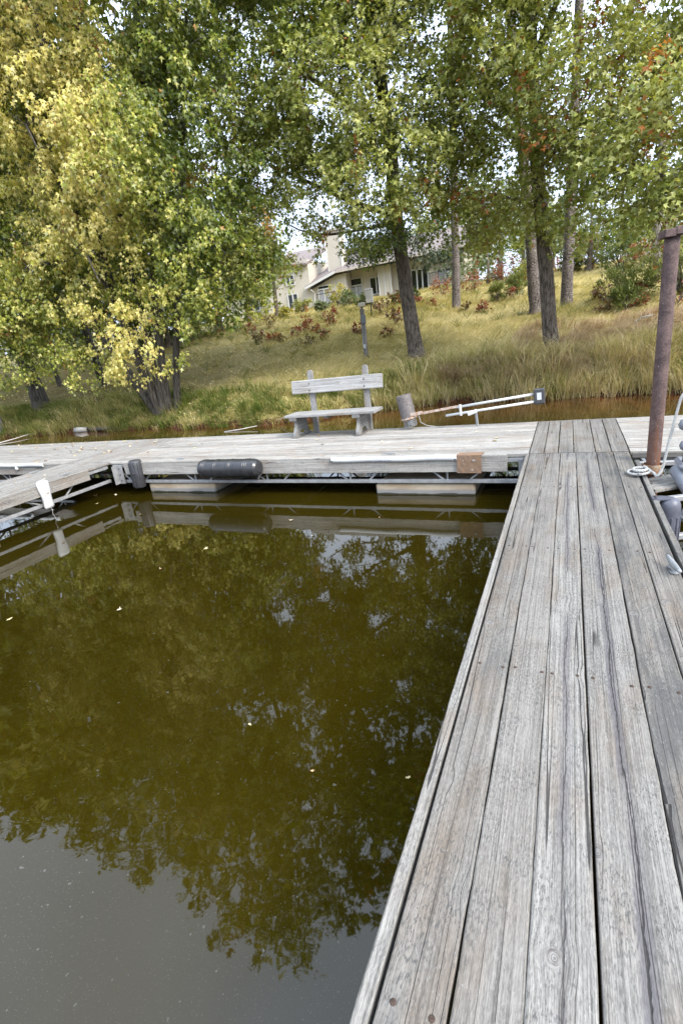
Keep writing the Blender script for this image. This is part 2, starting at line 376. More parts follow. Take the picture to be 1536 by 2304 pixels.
def ground_mat():
    t = NT('grassy_earth'); g = t.n('NewGeometry').outputs['Position']; x, y, z = t.sep(g)
    n = t.noise(g, .45, 4.0, .6); f = t.noise(g, 9.0, 4.0, .7)
    c = t.mix(t.ss(n, .38, .62), (.24, .205, .07), (.42, .345, .15))
    c = t.mix(t.ss(f, .35, .7), t.vm('MULTIPLY', c, (.62, .62, .55)), c)
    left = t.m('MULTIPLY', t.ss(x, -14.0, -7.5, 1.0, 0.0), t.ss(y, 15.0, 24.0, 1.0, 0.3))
    c = t.mix(t.m('MULTIPLY', left, .6), c, t.mix(f, (.055, .045, .018), (.115, .085, .035)))     # darker brown ground towards the left, under the maples
    mud = t.ss(t.m('ADD', z, t.m('MULTIPLY', t.m('SUBTRACT', f, .5), .2)), -.44, -.30, 1.0, 0.0)
    c = t.mix(mud, c, t.mix(t.ss(f, .4, .65), (.030, .015, .009), (.10, .045, .022)))
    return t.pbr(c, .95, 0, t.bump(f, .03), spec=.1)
M_GROUND = ground_mat()

def leaf_mat(name, trans=.30, rough=.38, spec=.42):
    t = NT(name); a = t.n('Attribute', attribute_name='tint').outputs['Color']
    b = t.n('BsdfPrincipled'); t.set(b.inputs['Base Color'], a); t.set(b.inputs['Roughness'], rough); t.set(b.inputs['Specular IOR Level'], spec)
    tr = t.n('BsdfTranslucent', {'Color': t.vm('MULTIPLY', a, (1.3, 1.3, .6))})
    mx = t.n('MixShader', {0: trans, 1: b.outputs[0], 2: tr.outputs[0]})
    t.t.links.new(mx.outputs[0], t.out.inputs[0]); return t.mat
M_LEAF = leaf_mat('tree_leaves'); M_GRASS = leaf_mat('grass_blades', .2, .6, .2); M_NEEDLE = leaf_mat('conifer_needles', .12, .55, .25)

def bark_mat(name, c0, c1, vscale, ridge, bump, plates=False):
    t = NT(name); oc = t.obj(); x, y, z = t.sep(oc)
    P = t.xyz(t.m('MULTIPLY', x, ridge), t.m('MULTIPLY', y, ridge), t.m('MULTIPLY', z, vscale))
    n = t.noise(P, 1.0, 4.0, .6, .8); b = t.noise(oc, 1.7, 3.0)
    if plates:
        v = t.n('TexVoronoi', {'Vector': P, 'Scale': 1.0}, feature='DISTANCE_TO_EDGE').outputs['Distance']
        h = t.m('ADD', t.ss(v, .02, .22), t.m('MULTIPLY', n, .5)); f = t.m('MULTIPLY', t.ss(v, .01, .16), t.ss(n, .2, .6))
    else:
        h = n; f = t.ss(n, .36, .64)
    c = t.mix(f, c0, c1); c = t.mix(t.ss(b, .45, .7, 0, .4), c, tuple(k * 1.25 for k in c1))
    return t.pbr(c, .92, 0, t.bump(h, bump), spec=.15)
M_OAKBARK = bark_mat('oak_bark', (.045, .036, .029), (.215, .178, .145), 5.0, 30.0, .03)
M_MAPLEBARK = bark_mat('maple_bark', (.028, .024, .020), (.115, .102, .086), 2.2, 26.0, .025)
M_PINEBARK = bark_mat('pine_bark', (.05, .04, .036), (.36, .31, .285), 12.0, 26.0, .03, True)
M_PALEBARK = bark_mat('pale_bark', (.08, .07, .06), (.30, .27, .24), 4.0, 20.0, .02)
M_TWIG = simple('grey_twigs', (.13, .115, .10), .9, 0, .25, 8)
M_DEADWOOD = simple('bleached_dead_wood', (.50, .47, .42), .9, 0, .15, 10)

# ------------------------------------------------------------------ ground and water
def build_ground():
    xs = np.concatenate([np.linspace(-400, -45, 14), np.arange(-43, 14, .30), np.linspace(15, 400, 16)])
    ys = np.concatenate([np.linspace(-60, 8, 10), np.arange(9, 12, .35), np.arange(12, 16, .12), np.arange(16, 30, .35), np.arange(30, 75, 1.2), np.linspace(80, 900, 14)])
    X, Y = np.meshgrid(xs, ys); Z = ground(X, Y)
    Z = Z + np.where((Y - shore(X) > -1.0), .025 * np.sin(X * 9.1) * np.sin(Y * 7.7) + rng.normal(0, .012, X.shape), 0)
    V = np.stack([X.ravel(), Y.ravel(), Z.ravel()], 1); nx = len(xs)
    i, j = np.meshgrid(np.arange(len(xs) - 1), np.arange(len(ys) - 1)); a = (j * nx + i).ravel()
    me = mesh_np('ground', V, np.stack([a, a + 1, a + nx + 1, a + nx], 1), smooth=True)
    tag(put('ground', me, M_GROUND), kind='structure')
build_ground()
m = MB(); m.add([(-400, -400, WZ), (400, -400, WZ), (400, 20, WZ), (-400, 20, WZ)], [(0, 1, 2, 3)])
tag(m.build('water', M_WATER), kind='structure')

# ------------------------------------------------------------------ boards
def plank_mesh(name, L, wd, th, seed, seg=.25, jit=.0012, ch=.005, cup=.0015, chip=0.0):
    """a board with its length along Y, its top at z = 0, soft worn edges"""
    r = np.random.default_rng(seed); n = max(2, int(L / seg)); h = wd / 2
    prof = [(-h + ch, 0), (-h * .5, -cup * .4), (0, -cup), (h * .5, -cup * .4), (h - ch, 0), (h - ch * .3, -ch * .35), (h, -ch * 1.1), (h, -th + ch * .6), (h - ch * .6, -th), (-h + ch * .6, -th), (-h, -th + ch * .6), (-h, -ch * 1.1), (-h + ch * .3, -ch * .35)]
    k = len(prof); V = []; eL = np.cumsum(r.normal(0, jit * .5, n + 1)); eL -= np.linspace(eL[0], eL[-1], n + 1); eR = np.cumsum(r.normal(0, jit * .5, n + 1)); eR -= np.linspace(eR[0], eR[-1], n + 1)
    eL = np.clip(eL + r.normal(0, jit * .6, n + 1), -.0022, .0022); eR = np.clip(eR + r.normal(0, jit * .6, n + 1), -.0022, .0022)
    zt = r.normal(0, jit * .35, n + 1)
    for i in range(n + 1):
        y = -L / 2 + L * i / n; cz = chip * max(0, r.normal(0, 1)) if chip else 0
        for a, b in prof:
            V.append((a + (eL[i] if a < 0 else eR[i]) * (abs(a) > h * .6) , y, b + (zt[i] if b > -th * .5 else 0) - (cz if (a < -h + ch * 1.5 and b > -th * .5) else 0)))
    F = [(i * k + j, i * k + (j + 1) % k, (i + 1) * k + (j + 1) % k, (i + 1) * k + j) for i in range(n) for j in range(k)]
    F = [f[::-1] for f in F]
    F += [tuple(range(k)), tuple(n * k + j for j in range(k))[::-1]]
    me = bpy.data.meshes.new(name); me.from_pydata(V, [], F); me.update()
    return me
_seed = [100]
def board(name, parent, loc, L, wd, th, along='Y', mat=None, tone=0., pith=0., brown=0., mildew=0., rot=None, **kw):
    _seed[0] += 1
    me = plank_mesh(name, L, wd, th, _seed[0], **kw)
    if rot is None: rot = {'Y': (0, 0, 0), 'X': (0, 0, -math.pi / 2)}[along]
    o = put(name, me, mat or M_WOOD, parent, loc, rot)
    o['tone'] = float(tone); o['pith'] = float(pith); o['brown'] = float(brown); o['mildew'] = float(mildew); return o
def upright(name, parent, c, L, h, th, along, mat=None, face=1, **kw):
    """a board on edge; c is the centre of its top edge, its broad face looks along -Y (along X) or +/-X (along Y)"""
    if along == 'X': rot = Euler((0, R(90), 0)).to_matrix(); rot = (Matrix.Rotation(-math.pi / 2, 3, 'Z') @ Matrix.Rotation(R(90) , 3, 'Y'))
    else: rot = Matrix.Rotation(R(90) * face, 3, 'Y')
    c = Vector([float(k) for k in c]); off = rot @ Vector((0, 0, -th / 2))
    return board(name, parent, c + Vector((0, 0, -h / 2)) - off, L, h, th, rot=rot.to_euler(), mat=mat, **kw)

SCREW = MB(); SCREW.lathe([(.0078, -.004), (.0078, .0004), (.0055, .0012), (.001, .0012)], 8); SCREW_ME = SCREW.mesh('screw', True); SCREW_ME.materials.append(M_SCREW)
def truss(root, p0, p1, ztop, zbot, inward, pitch=.62):
    """side frame of a floating dock: bottom chord, web bars, top angle (each bar its own part)"""
    p0 = Vector(p0); p1 = Vector(p1); d = p1 - p0; L = d.length; d.normalize(); iv = Vector(inward)
    mb = MB(); mb.bar(p0 + Vector((0, 0, zbot)) + iv * .028, p1 + Vector((0, 0, zbot)) + iv * .028, .055, .046, ch=.004); mb.build('bottom_chord', M_ALU, root, world=True)
    mb = MB(); mb.bar(p0 + Vector((0, 0, ztop)) + iv * .035, p1 + Vector((0, 0, ztop)) + iv * .035, .06, .05, ch=.004); mb.build('top_chord', M_ALU, root, world=True)
    n = max(1, int(L / pitch)); s = L / n
    for i in range(n):
        a = p0 + d * (s * i); b = p0 + d * (s * (i + .5)); c_ = p0 + d * (s * (i + 1))
        o = iv * .028; zt = Vector((0, 0, ztop - .02)); zb = Vector((0, 0, zbot + .02))
        if i % 2 == 0:
            mb = MB(); mb.bar(a + o + zt + d * .06, b + o + zb, .022, .022, ch=.002); mb.build('web_bar', M_ALU, root, world=True)
            mb = MB(); mb.bar(b + o + zb + d * .05, b + o + zt + d * .05, .026, .022, ch=.002); mb.build('web_bar', M_ALU, root, world=True)
        else:
            mb = MB(); mb.bar(a + o + zb, a + o + zt + d * .26, .022, .022, ch=.002); mb.build('web_bar', M_ALU, root, world=True)
def dock_float(root, x0, x1, y0, y1, ztop=-.372):
    L = Vector(((x0 + x1) / 2, (y0 + y1) / 2, WZ)); mb = MB()
    mb.box((0, 0, (ztop - WZ - .25) / 2), (x1 - x0, y1 - y0, ztop - WZ + .25), ch=.022); mb.build('float', M_FLOAT, root, L)

# ------------------------------------------------------------------ the near finger dock
fd = empty('finger_dock', (.12, 2, 0))
tag(fd, 'long narrow weathered grey plank dock leading from the foreground to the cross dock', 'dock')
XE = [-.371, -.209, -.054, .101, .304, .462, .619]
GAP = [.0022, .0020, .0022, .0022, .0028, .0030]
specs = [dict(tone=.04, mildew=.55, brown=.22), dict(tone=.02, brown=.22), dict(tone=.14, pith=.75), dict(tone=.10, pith=1.0), dict(tone=-.12, mildew=1.0, brown=.3), dict(tone=-.08, mildew=.7, brown=.35)]
for i in range(6):
    x0, x1 = XE[i] + GAP[i], XE[i + 1] - (GAP[i + 1] if i < 5 else .006)
    board('deck_plank', fd, ((x0 + x1) / 2, 1.4775, rng.normal(0, .0012)), 8.975, x1 - x0, .038, 'Y', seg=.07, jit=.0014, **specs[i])
    for Y in (5.90, 4.69, 3.32, 1.97, .655, -.7, -2.0):
        for X in (x0 + .028, x1 - .028):
            o = put('screw', SCREW_ME, None, fd, (X + rng.normal(0, .006), Y + rng.normal(0, .008), .0006), (0, 0, rng.random() * 6))
upright('edge_board', fd, (-.396, 1.47, .004), 8.98, .20, .038, 'Y', face=-1, tone=.10, mildew=.2, seg=.05, jit=.0022, chip=.002)
upright('edge_board', fd, (.652, 1.30, .002), 8.6, .20, .038, 'Y', face=1, tone=-.12, mildew=.9, seg=.07, jit=.0018)
for X, iv in ((-.371, (1, 0, 0)), (.628, (-1, 0, 0))): truss(fd, (X, -2.9, 0), (X, 5.9, 0), -.068, -.33, iv)
dock_float(fd, -.30, .56, -1.9, -.6); dock_float(fd, -.30, .56, 2.3, 3.6)

def cleat(root, c, ang, L, r, mat, label=None):
    c = Vector([float(k) for k in c]); M = Matrix.Translation(c) @ Matrix.Rotation(ang, 4, 'Z')
    mb = MB(); pts = [M @ Vector((L * t, 0, r * (2.6 + .5 * t * t * 4))) for t in np.linspace(-.5, .5, 9)]
    mb.tube(pts, [r * k for k in (.55, .8, .95, 1.08, 1.12, 1.08, .95, .8, .55)], 10)
    for s in (-1, 1): mb.lathe([(r * 1.3, 0), (r * 1.2, r * .6), (r * .8, r * 1.2), (r * .75, r * 2.5)], 10, M @ Matrix.Translation((L * .14 * s, 0, 0)))
    mb.box((0, 0, r * .35), (L * .42, r * 2.9, r * .7), M, ch=r * .3)
    o = mb.build('mooring_cleat', mat, root, smooth=True, world=True)
    if label: o['label'] = label
    return o
cleat(fd, on(1513, 1285) + [0.0, 0, 0], R(98), .22, .016, M_GALV, 'blunt grey cast cleat on the outer plank')
cleat(fd, (.60, 5.06, 0), R(90), .20, .013, M_GALV)

# ------------------------------------------------------------------ the cross dock
md = empty('cross_dock', (-3.6, 7, 0))
tag(md, 'wide bleached plank dock running across behind the open slip, carrying the bench', 'dock')
Y0, Y1 = 5.975, 7.95
def deck_x(x0, x1, tone, widths=None, seg=.2):
    n = 12; wd = np.full(n, (Y1 - Y0) / n) * (1 + rng.normal(0, .05, n)); wd *= (Y1 - Y0) / wd.sum(); y = Y0
    for i in range(n):
        g = rng.uniform(.0015, .005)
        board('deck_plank', md, ((x0 + x1) / 2, y + wd[i] / 2, rng.normal(0, .0015)), x1 - x0, wd[i] - 2 * g, .038, 'X', seg=seg, tone=tone + rng.normal(0, .05), brown=max(0, rng.normal(.02, .12)), mildew=max(0, rng.normal(-.1, .2)))
        y += wd[i]
deck_x(-6.965, -.388, .72); deck_x(.632, 4.6, .72); deck_x(-14.0, -8.065, .62)
for edges, tone in (([-.380, -.226, -.076, .083, .297, .455, .624], .05),):
    for a, b in zip(edges[:-1], edges[1:]):
        board('deck_plank', md, ((a + b) / 2, 6.967, rng.normal(.002, .001)), 1.972, b - a - .009, .038, 'Y', seg=.08, tone=tone + rng.normal(0, .03), brown=.3)
        for Y in (6.05, 7.88):
            for X in (a + .03, b - .03): put('screw', SCREW_ME, None, md, (X, Y, .0026))
for k in range(7):
    a = -8.06 + k * .156; board('deck_plank', md, (a + .078, 6.967, .003), 1.972, .149, .038, 'Y', seg=.12, tone=.45 + rng.normal(0, .04), brown=.1)
# front fascia boards
upright('fascia_board', md, ((-6.62 - .615) / 2, 5.948, .006), 6.0, .206, .038, 'X', tone=.85, mildew=.1, seg=.1, jit=.002)
upright('fascia_board', md, ((-14 - 8.15) / 2, 5.948, .006), 5.85, .19, .038, 'X', tone=.45, mildew=.1)
upright('fascia_board', md, (2.62, 5.948, -.006), 3.95, .055, .036, 'X', tone=-.1, mildew=.4)
upright('fascia_board', md, (-4.7, 7.972, -.002), 18.6, .19, .036, 'X', tone=.1)
truss(md, (-6.93, 5.97, 0), (-.40, 5.97, 0), -.072, -.330, (0, 1, 0)); truss(md, (.66, 5.97, 0), (4.6, 5.97, 0), -.072, -.330, (0, 1, 0)); truss(md, (-14, 5.97, 0), (-8.1, 5.97, 0), -.072, -.330, (0, 1, 0))
truss(md, (-14, 7.95, 0), (4.6, 7.95, 0), -.072, -.330, (0, -1, 0))
for X in (-6.5, -5.2, -3.9, -2.6, -1.3):
    mb = MB(); mb.bar((X, 6.06, -.068), (X, 7.86, -.068), .05, .05); mb.build('cross_bar', M_ALU, md, world=True)
dock_float(md, -6.25, -4.92, 6.0, 7.8); dock_float(md, -2.29, -1.0, 6.0, 7.8); dock_float(md, 1.6, 2.9, 6.0, 7.8); dock_float(md, -11.6, -10.2, 6.0, 7.8)
# corner posts where the fingers bolt on
def corner_post(x, y, s):
    mb = MB(); mb.box((x, y, -.20), (.12, .012, .31)); mb.box((x - s * .06, y - .045, -.20), (.012, .10, .31)); mb.build('corner_bracket', M_ALU, md, world=True)
    for zz in (-.1, -.2, -.3): 
        mb = MB(); mb.lathe([(.011, 0), (.011, .008), (.004, .010)], 8, Matrix.Translation((x, y - .008, zz)) @ Matrix.Rotation(R(90), 4, 'X')); mb.build('bolt', M_BOLT, md, world=True)
corner_post(-6.74, 5.935, 1)
mb = MB(); mb.box((-.47, 5.99, -.19), (.05, .05, .26), ch=.004); mb.build('end_post', M_ALU, md, world=True)
mb = MB(); mb.box((-.43, 5.84, -.15), (.02, .12, .12)); mb.build('hinge_plate', M_ALU, md, world=True)
for px, py in ((883, 1018), (425, 1027)):
    c = on(px, py); c[1] = 6.06; cleat(md, c, 0, .20, .0085, M_GALV)

# ------------------------------------------------------------------ the left finger dock
lf = empty('finger_dock', (-7.5, 3, 0))
tag(lf, 'bleached finger dock at the left edge with a white bumper strip on its side', 'dock')
for k in range(7):
    a = -8.06 + k * .156; board('deck_plank', lf, (a + .078, 2.47, rng.normal(.001, .0012)), 6.99, .149, .038, 'Y', seg=.2, tone=.42 + rng.normal(0, .04))
upright('fascia_board', lf, (-6.948, 2.25, .006), 6.5, .17, .038, 'Y', face=1, tone=.42, brown=.12, seg=.12, jit=.002)
upright('fascia_board', lf, (-8.082, 2.25, .006), 6.5, .17, .038, 'Y', face=-1, tone=.2)
truss(lf, (-6.98, -1, 0), (-6.98, 5.93, 0), -.072, -.305, (-1, 0, 0), pitch=.8); truss(lf, (-8.06, -1, 0), (-8.06, 5.93, 0), -.072, -.305, (1, 0, 0), pitch=.8)
dock_float(lf, -8.0, -7.02, 2.4, 3.93); dock_float(lf, -8.0, -7.02, -.9, .4)
cleat(lf, (-7.06, 5.2, .004), R(90), .18, .0085, M_GALV); cleat(lf, (-7.98, 5.35, .004), R(90), .18, .0085, M_GALV)

# ------------------------------------------------------------------ fenders and edge trim
def lerp(a, b, t): return np.asarray(a) * (1 - t) + np.asarray(b) * t
# black barrel fender on the fascia
bf = empty('barrel_fender', (-4.45, 5.83, -.09)); tag(bf, 'black ribbed barrel fender lying along the cross dock fascia', 'fender')
prof = [(.055, -.525), (.095, -.515), (.122, -.49), (.135, -.45)]
z = -.45
for zc in (-.425, -.40, -.375, -.20, -.175, .055, .08, .30, .33, .36):
    prof += [(.1355, zc - .008), (.1395, zc - .003), (.1395, zc + .003), (.1355, zc + .008)]
prof += [(.135, .43), (.125, .475), (.10, .505), (.055, .515)]
mb = MB(); mb.lathe(prof, 48, Matrix.Rotation(R(90), 4, 'Y')); mb.build('barrel', M_BLACKP, bf, WPOS[bf.name], smooth=False)
mb = MB(); mb.tube([(-.30, .10, -.12), (.35, .09, -.14), (.45, .06, -.16), (.50, .03, -.10)], .006, 6); mb.tube([(.40, .05, -.13), (.47, 0, -.16), (.50, -.02, -.11)], .005, 6); mb.build('lashing', M_CORD, bf, WPOS[bf.name])
# dark upright bumper
bp = empty('dock_bumper', (-6.33, 5.90, -.18)); tag(bp, 'dark upright cylindrical bumper beside the inner dock corner', 'bumper')
M_ = Matrix.Rotation(R(2), 4, 'Y')
mb = MB(); mb.lathe([(.05, -.225), (.088, -.222), (.100, -.205), (.102, 0), (.100, .205), (.088, .225), (.05, .229)], 20, M_); mb.build('body', M_DARKP, bp, WPOS[bp.name], smooth=True)
for k in range(5):
    a = R(-150 + 30 * k); mb = MB(); mb.bar((.102 * math.cos(a), .102 * math.sin(a), -.19), (.102 * math.cos(a), .102 * math.sin(a), .19), .010, .012); mb.build('rib', M_DARKP, bp, WPOS[bp.name])
mb = MB(); mb.box((.03, -.103, .03), (.06, .012, .02), ch=.003); mb.build('slot_plate', M_BOLT, bp, WPOS[bp.name])
# white padded strip on the left finger
wb = empty('dock_bumper', (-6.90, 4.68, -.15)); tag(wb, 'white vinyl bumper strip hung over the side of the left finger dock', 'bumper')
V = []; n = 14; k = 10
for i in range(n + 1):
    t = i / n; zz = .225 - .43 * t; wv = .088 + .010 * math.sin(t * 7) - .012 * t; th = .04 + .012 * math.sin(math.pi * t)
    if i in (0, n): wv *= .8; th *= .55
    for j in range(k):
        a = 2 * math.pi * j / k; V.append((-.005 + th * math.sin(a) * (1.0 if math.sin(a) > 0 else .5), wv * math.copysign(abs(math.cos(a)) ** .55, math.cos(a)), zz))
F = [(i * k + j, i * k + (j + 1) % k, (i + 1) * k + (j + 1) % k, (i + 1) * k + j) for i in range(n) for j in range(k)] + [tuple(range(k)), tuple(n * k + j for j in range(k))]
mb = MB(); mb.add(V, F); mb.build('pad', M_WHITEP, wb, WPOS[wb.name], smooth=True)
mb = MB(); mb.box((.045, .0, .03), (.012, .05, .022), ch=.004); mb.build('rivet_plate', M_RUSTBAR, wb, WPOS[wb.name])
mb = MB(); mb.tube([(.02, 0, -.19), (.025, .01, -.24), (.02, .0, -.29), (.03, .02, -.37)], .004, 6); mb.lathe([(.004, -.012), (.012, 0), (.004, .012)], 8, Matrix.Translation((.025, .01, -.235))); mb.build('cord', M_CORD, wb, WPOS[wb.name])
# white half-round rub strip with its maker's print
rs = empty('rub_strip', (-2.02, 5.925, -.02)); tag(rs, 'long white vinyl rub strip along the cross dock edge, left of the brown patch', 'rub strip')
def halfround(L, r):
    mb = MB(); pts = []; k = 9; n = 24
    V = []
    for i in range(n + 1):
        x = -L / 2 + L * i / n; sag = -.004 * math.sin(i * .55)
        for j in range(k):
            a = math.pi * j / (k - 1); V.append((x, -r * math.sin(a) * .8, r * math.cos(a) + sag))
    F = [(i * k + j, i * k + j + 1, (i + 1) * k + j + 1, (i + 1) * k + j) for i in range(n) for j in range(k - 1)] + [tuple(range(k)), tuple(n * k + j for j in range(k))]
    F += [(i * k, (i + 1) * k, (i + 1) * k + k - 1, i * k + k - 1) for i in range(n)]
    return mb.add(V, F)
halfround(1.66, .036).build('strip', M_WHITEP, rs, WPOS[rs.name], smooth=False)
for j, (x0, x1, zz) in enumerate(((-.265, -.225, -.018), (-.155, -.10, -.012), (-.088, -.045, -.016), (-.036, .008, -.012), (-.205, -.175, -.020))):
    mb = MB(); mb.box(((x0 + x1) / 2, -.0278 + .002 * (zz < -.015), zz), (x1 - x0, .003, .008)); mb.build('print_mark', M_INK, rs, WPOS[rs.name])
for x in (-.82, .81):
    mb = MB(); mb.box((x, -.03, -.012), (.02, .012, .014), ch=.002); mb.build('end_screw', M_BOLT, rs, WPOS[rs.name])
r2 = empty('rub_strip', (-9.6, 5.925, -.005)); tag(r2, 'white vinyl rub strip at the far left, beyond the left finger dock', 'rub strip')
halfround(2.1, .036).build('strip', M_WHITEP, r2, WPOS[r2.name])
mb = MB(); mb.lathe([(.03, -.03), (.034, 0), (.03, .03)], 10, Matrix.Translation((.32, -.01, -.055))); mb.build('hanger', M_WHITEP, r2, WPOS[r2.name], smooth=True)
M_BARE = simple('worn_backing', (.38, .33, .29), .9, 0, .15, 60)
# rust-brown carpet scrap over the edge
cp = empty('carpet_pad', (-1.045, 5.95, 0)); tag(cp, 'rust-brown worn carpet pad nailed over the cross dock edge', 'pad')
V = []; n = 8; path = [(.10, .010), (.05, .013), (.012, .014), (-.034, .010), (-.034, -.05), (-.034, -.10), (-.034, -.15), (-.033, -.206)]
for (yy, zz) in path:
    for i in range(n + 1): V.append((-.145 + .29 * i / n + (.02 if yy > .03 else 0) + rng.normal(0, .003), yy - .012 + rng.normal(0, .0015), zz + rng.normal(0, .001)))
F = [(i * (n + 1) + j, i * (n + 1) + j + 1, (i + 1) * (n + 1) + j + 1, (i + 1) * (n + 1) + j) for i in range(len(path) - 1) for j in range(n)]
mb = MB(); mb.add(V, F); o = mb.build('pad', M_CARPET, cp, WPOS[cp.name]); md_ = o.modifiers.new('t', 'SOLIDIFY'); md_.thickness = .006
for (x, zz, s) in ((.055, -.05, .022), (.035, -.165, .016), (-.07, -.05, .012)):
    mb = MB(); a0 = rng.random(); mb.prism([(s * rng.uniform(.5, 1.1) * math.cos(a0 + k), s * rng.uniform(.4, .9) * math.sin(a0 + k)) for k in np.linspace(0, 5.4, 7)], 0, .003, Matrix.Translation((x, -.0535, zz)) @ Matrix.Rotation(R(90), 4, 'X')); mb.build('bare_spot', M_BARE, cp, WPOS[cp.name])

# grey bumper on the right side of the near finger
gb = empty('dock_bumper', (.755, 4.38, -.215)); tag(gb, 'blue-grey ribbed bumper with domed top on the right side of the near dock', 'bumper')
prof = [(.060, -.30), (.072, -.29), (.076, 0), (.078, .13), (.074, .175), (.062, .205), (.038, .224), (.010, .230)]
mb = MB(); mb.lathe(prof, 24); mb.build('body', M_GREYPD, gb, WPOS[gb.name], smooth=True)
for k in range(8):
    a = R(-180 + 32 * k); mb = MB(); mb.bar((.0755 * math.cos(a), .0755 * math.sin(a), -.28), (.077 * math.cos(a), .077 * math.sin(a), .085), .011, .012, ch=.003); mb.build('rib', M_GREYPD, gb, WPOS[gb.name])
mb = MB(); mb.prism([(-.125, -.035), (-.115, -.045), (-.06, -.05), (0, -.04), (0, .04), (-.06, .05), (-.115, .045), (-.125, .035)], .218, .227); o = mb.build('flange', M_GREYPD, gb, WPOS[gb.name])
for yy in (-.03, .03): mb = MB(); mb.lathe([(.010, 0), (.010, .006), (.003, .008)], 8, Matrix.Translation((-.10, yy * .7, .230))); mb.build('bolt', M_BOLT, gb, WPOS[gb.name])

# ------------------------------------------------------------------ rusted pile with its guide
pile = empty('steel_pile', (.79, 5.60, WZ)); tag(pile, 'tall rusted steel pipe pile standing in a collar at the right', 'pile')
mb = MB(); zz = np.linspace(-1.2, 2.0, 26); mb.tube([(.79 + .004 * math.sin(k), 5.60, k) for k in zz], .060, 24); mb.build('pipe', M_RUST, pile, world=True, smooth=True)
mb = MB(); Mz = Matrix.Translation((.79, 5.60, 2.0)) @ Matrix.Rotation(R(14), 4, 'Z')
mb.box((-.045, -.02, -.005), (.09, .15, .062), Mz, ch=.004); mb.box((.045, -.045, .006), (.10, .11, .062), Mz, ch=.004); mb.build('cap_plate', M_RUST, pile, world=True)
pg = empty('pile_guide', (.79, 5.60, -.06)); tag(pg, 'rust-streaked steel ring and bracket holding the pile to the dock', 'pile guide')
mb = MB()
mb.lathe([(.084, -.065), (.090, -.065), (.090, .02), (.084, .02), (.0835, .0)], 28)
ring = MB(); V = []; F = []; nn = 28
for r_, z_ in ((.082, -.065), (.090, -.065), (.090, .022), (.082, .022)):
    for k in range(nn): a = 2 * math.pi * k / nn; V.append((r_ * math.cos(a), r_ * math.sin(a), z_))
for i in range(4):
    for k in range(nn): F.append((i * nn + k, i * nn + (k + 1) % nn, ((i + 1) % 4) * nn + (k + 1) % nn, ((i + 1) % 4) * nn + k))
ring.add(V, F); ring.build('ring', M_COLLAR, pg, WPOS[pg.name])
mb = MB(); mb.bar((-.14, .02, -.03), (-.085, .01, -.03), .06, .03); mb.bar((-.05, .36, -.02), (-.03, .085, -.02), .03, .03); mb.bar((.05, .36, -.02), (.03, .085, -.02), .03, .03); mb.build('bracket', M_GALV, pg, WPOS[pg.name])
# aluminium struts and split corner boards between the finger and the cross dock, right side
cb = empty('corner_brace', (.95, 5.25, -.06)); tag(cb, 'splintered pale corner boards on aluminium struts below the rusted pile', 'corner brace')
for (a, b, zt) in (((.665, 5.02), (1.9, 5.86), -.05), ((.67, 4.86), (1.95, 5.70), -.055)):
    d = Vector((b[0] - a[0], b[1] - a[1], 0)); L = d.length; ang = math.atan2(d.y, d.x) - math.pi / 2
    board('brace_board', cb, ((a[0] + b[0]) / 2, (a[1] + b[1]) / 2, zt), L, .155, .03, rot=(0, 0, ang), tone=.28, mildew=.1, seg=.06, jit=.004)
for (a, b, z0, z1) in (((.66, 4.62), (1.6, 5.05), -.10, -.10), ((.66, 4.35), (1.7, 4.75), -.33, -.30), ((.66, 5.75), (1.9, 5.9), -.08, -.08), ((.9, 4.74), (1.2, 5.3), -.30, -.1)):
    mb = MB(); mb.bar((a[0], a[1], z0), (b[0], b[1], z1), .05, .045, ch=.004); mb.build('strut', M_ALU, cb, world=True)

# mooring rope
rp = empty('mooring_rope', (.62, 5.06, .02)); tag(rp, 'white twisted rope coiled on the dock cleat and rising to the right edge', 'rope')
def twist(pts, rad, name):
    P = [Vector([float(c) for c in p]) for p in pts]; fine = []
    for i in range(len(P) - 1):
        p0 = P[max(i - 1, 0)]; p1 = P[i]; p2 = P[i + 1]; p3 = P[min(i + 2, len(P) - 1)]; ns = max(3, int((p2 - p1).length / .010))
        for k in range(ns):
            t = k / ns; fine.append(.5 * ((2 * p1) + (p2 - p0) * t + (2 * p0 - 5 * p1 + 4 * p2 - p3) * t * t + (3 * p1 - p0 - 3 * p2 + p3) * t ** 3))
    fine.append(P[-1]); mb = MB(); s = [0]
    for i in range(1, len(fine)): s.append(s[-1] + (fine[i] - fine[i - 1]).length)
    for q in range(3):
        strand = []; ref = None
        for i, p in enumerate(fine):
            tg = (fine[min(i + 1, len(fine) - 1)] - fine[max(i - 1, 0)]).normalized()
            ref = tg.orthogonal().normalized() if ref is None else (ref - tg * ref.dot(tg)).normalized()
            a = s[i] / .055 * 2 * math.pi + q * 2.0944; strand.append(p + (ref * math.cos(a) + tg.cross(ref) * math.sin(a)) * rad * .52)
        mb.tube(strand, rad * .58, 5)
    mb.build(name, M_ROPE, rp, world=True, smooth=True)
loop = []
for k in range(34):
    a = k * .37; rr = .085 + .012 * math.sin(k * .5) - .0012 * k; loop.append((.615 + rr * math.cos(a + 1.0) * 1.05, 5.06 + rr * math.sin(a + 1.0) * 1.35, .014 + .0018 * k))
twist(loop, .012, 'coil')
tail = [loop[-1], (.72, 5.03, .03), at(1478, 1071, 4.97), at(1490, 1052, 4.97), at(1501, 1008, 4.97), at(1513, 962, 4.97), at(1523, 925, 4.97), at(1533, 893, 4.97), at(1545, 880, 4.98)]
twist(tail, .012, 'line')

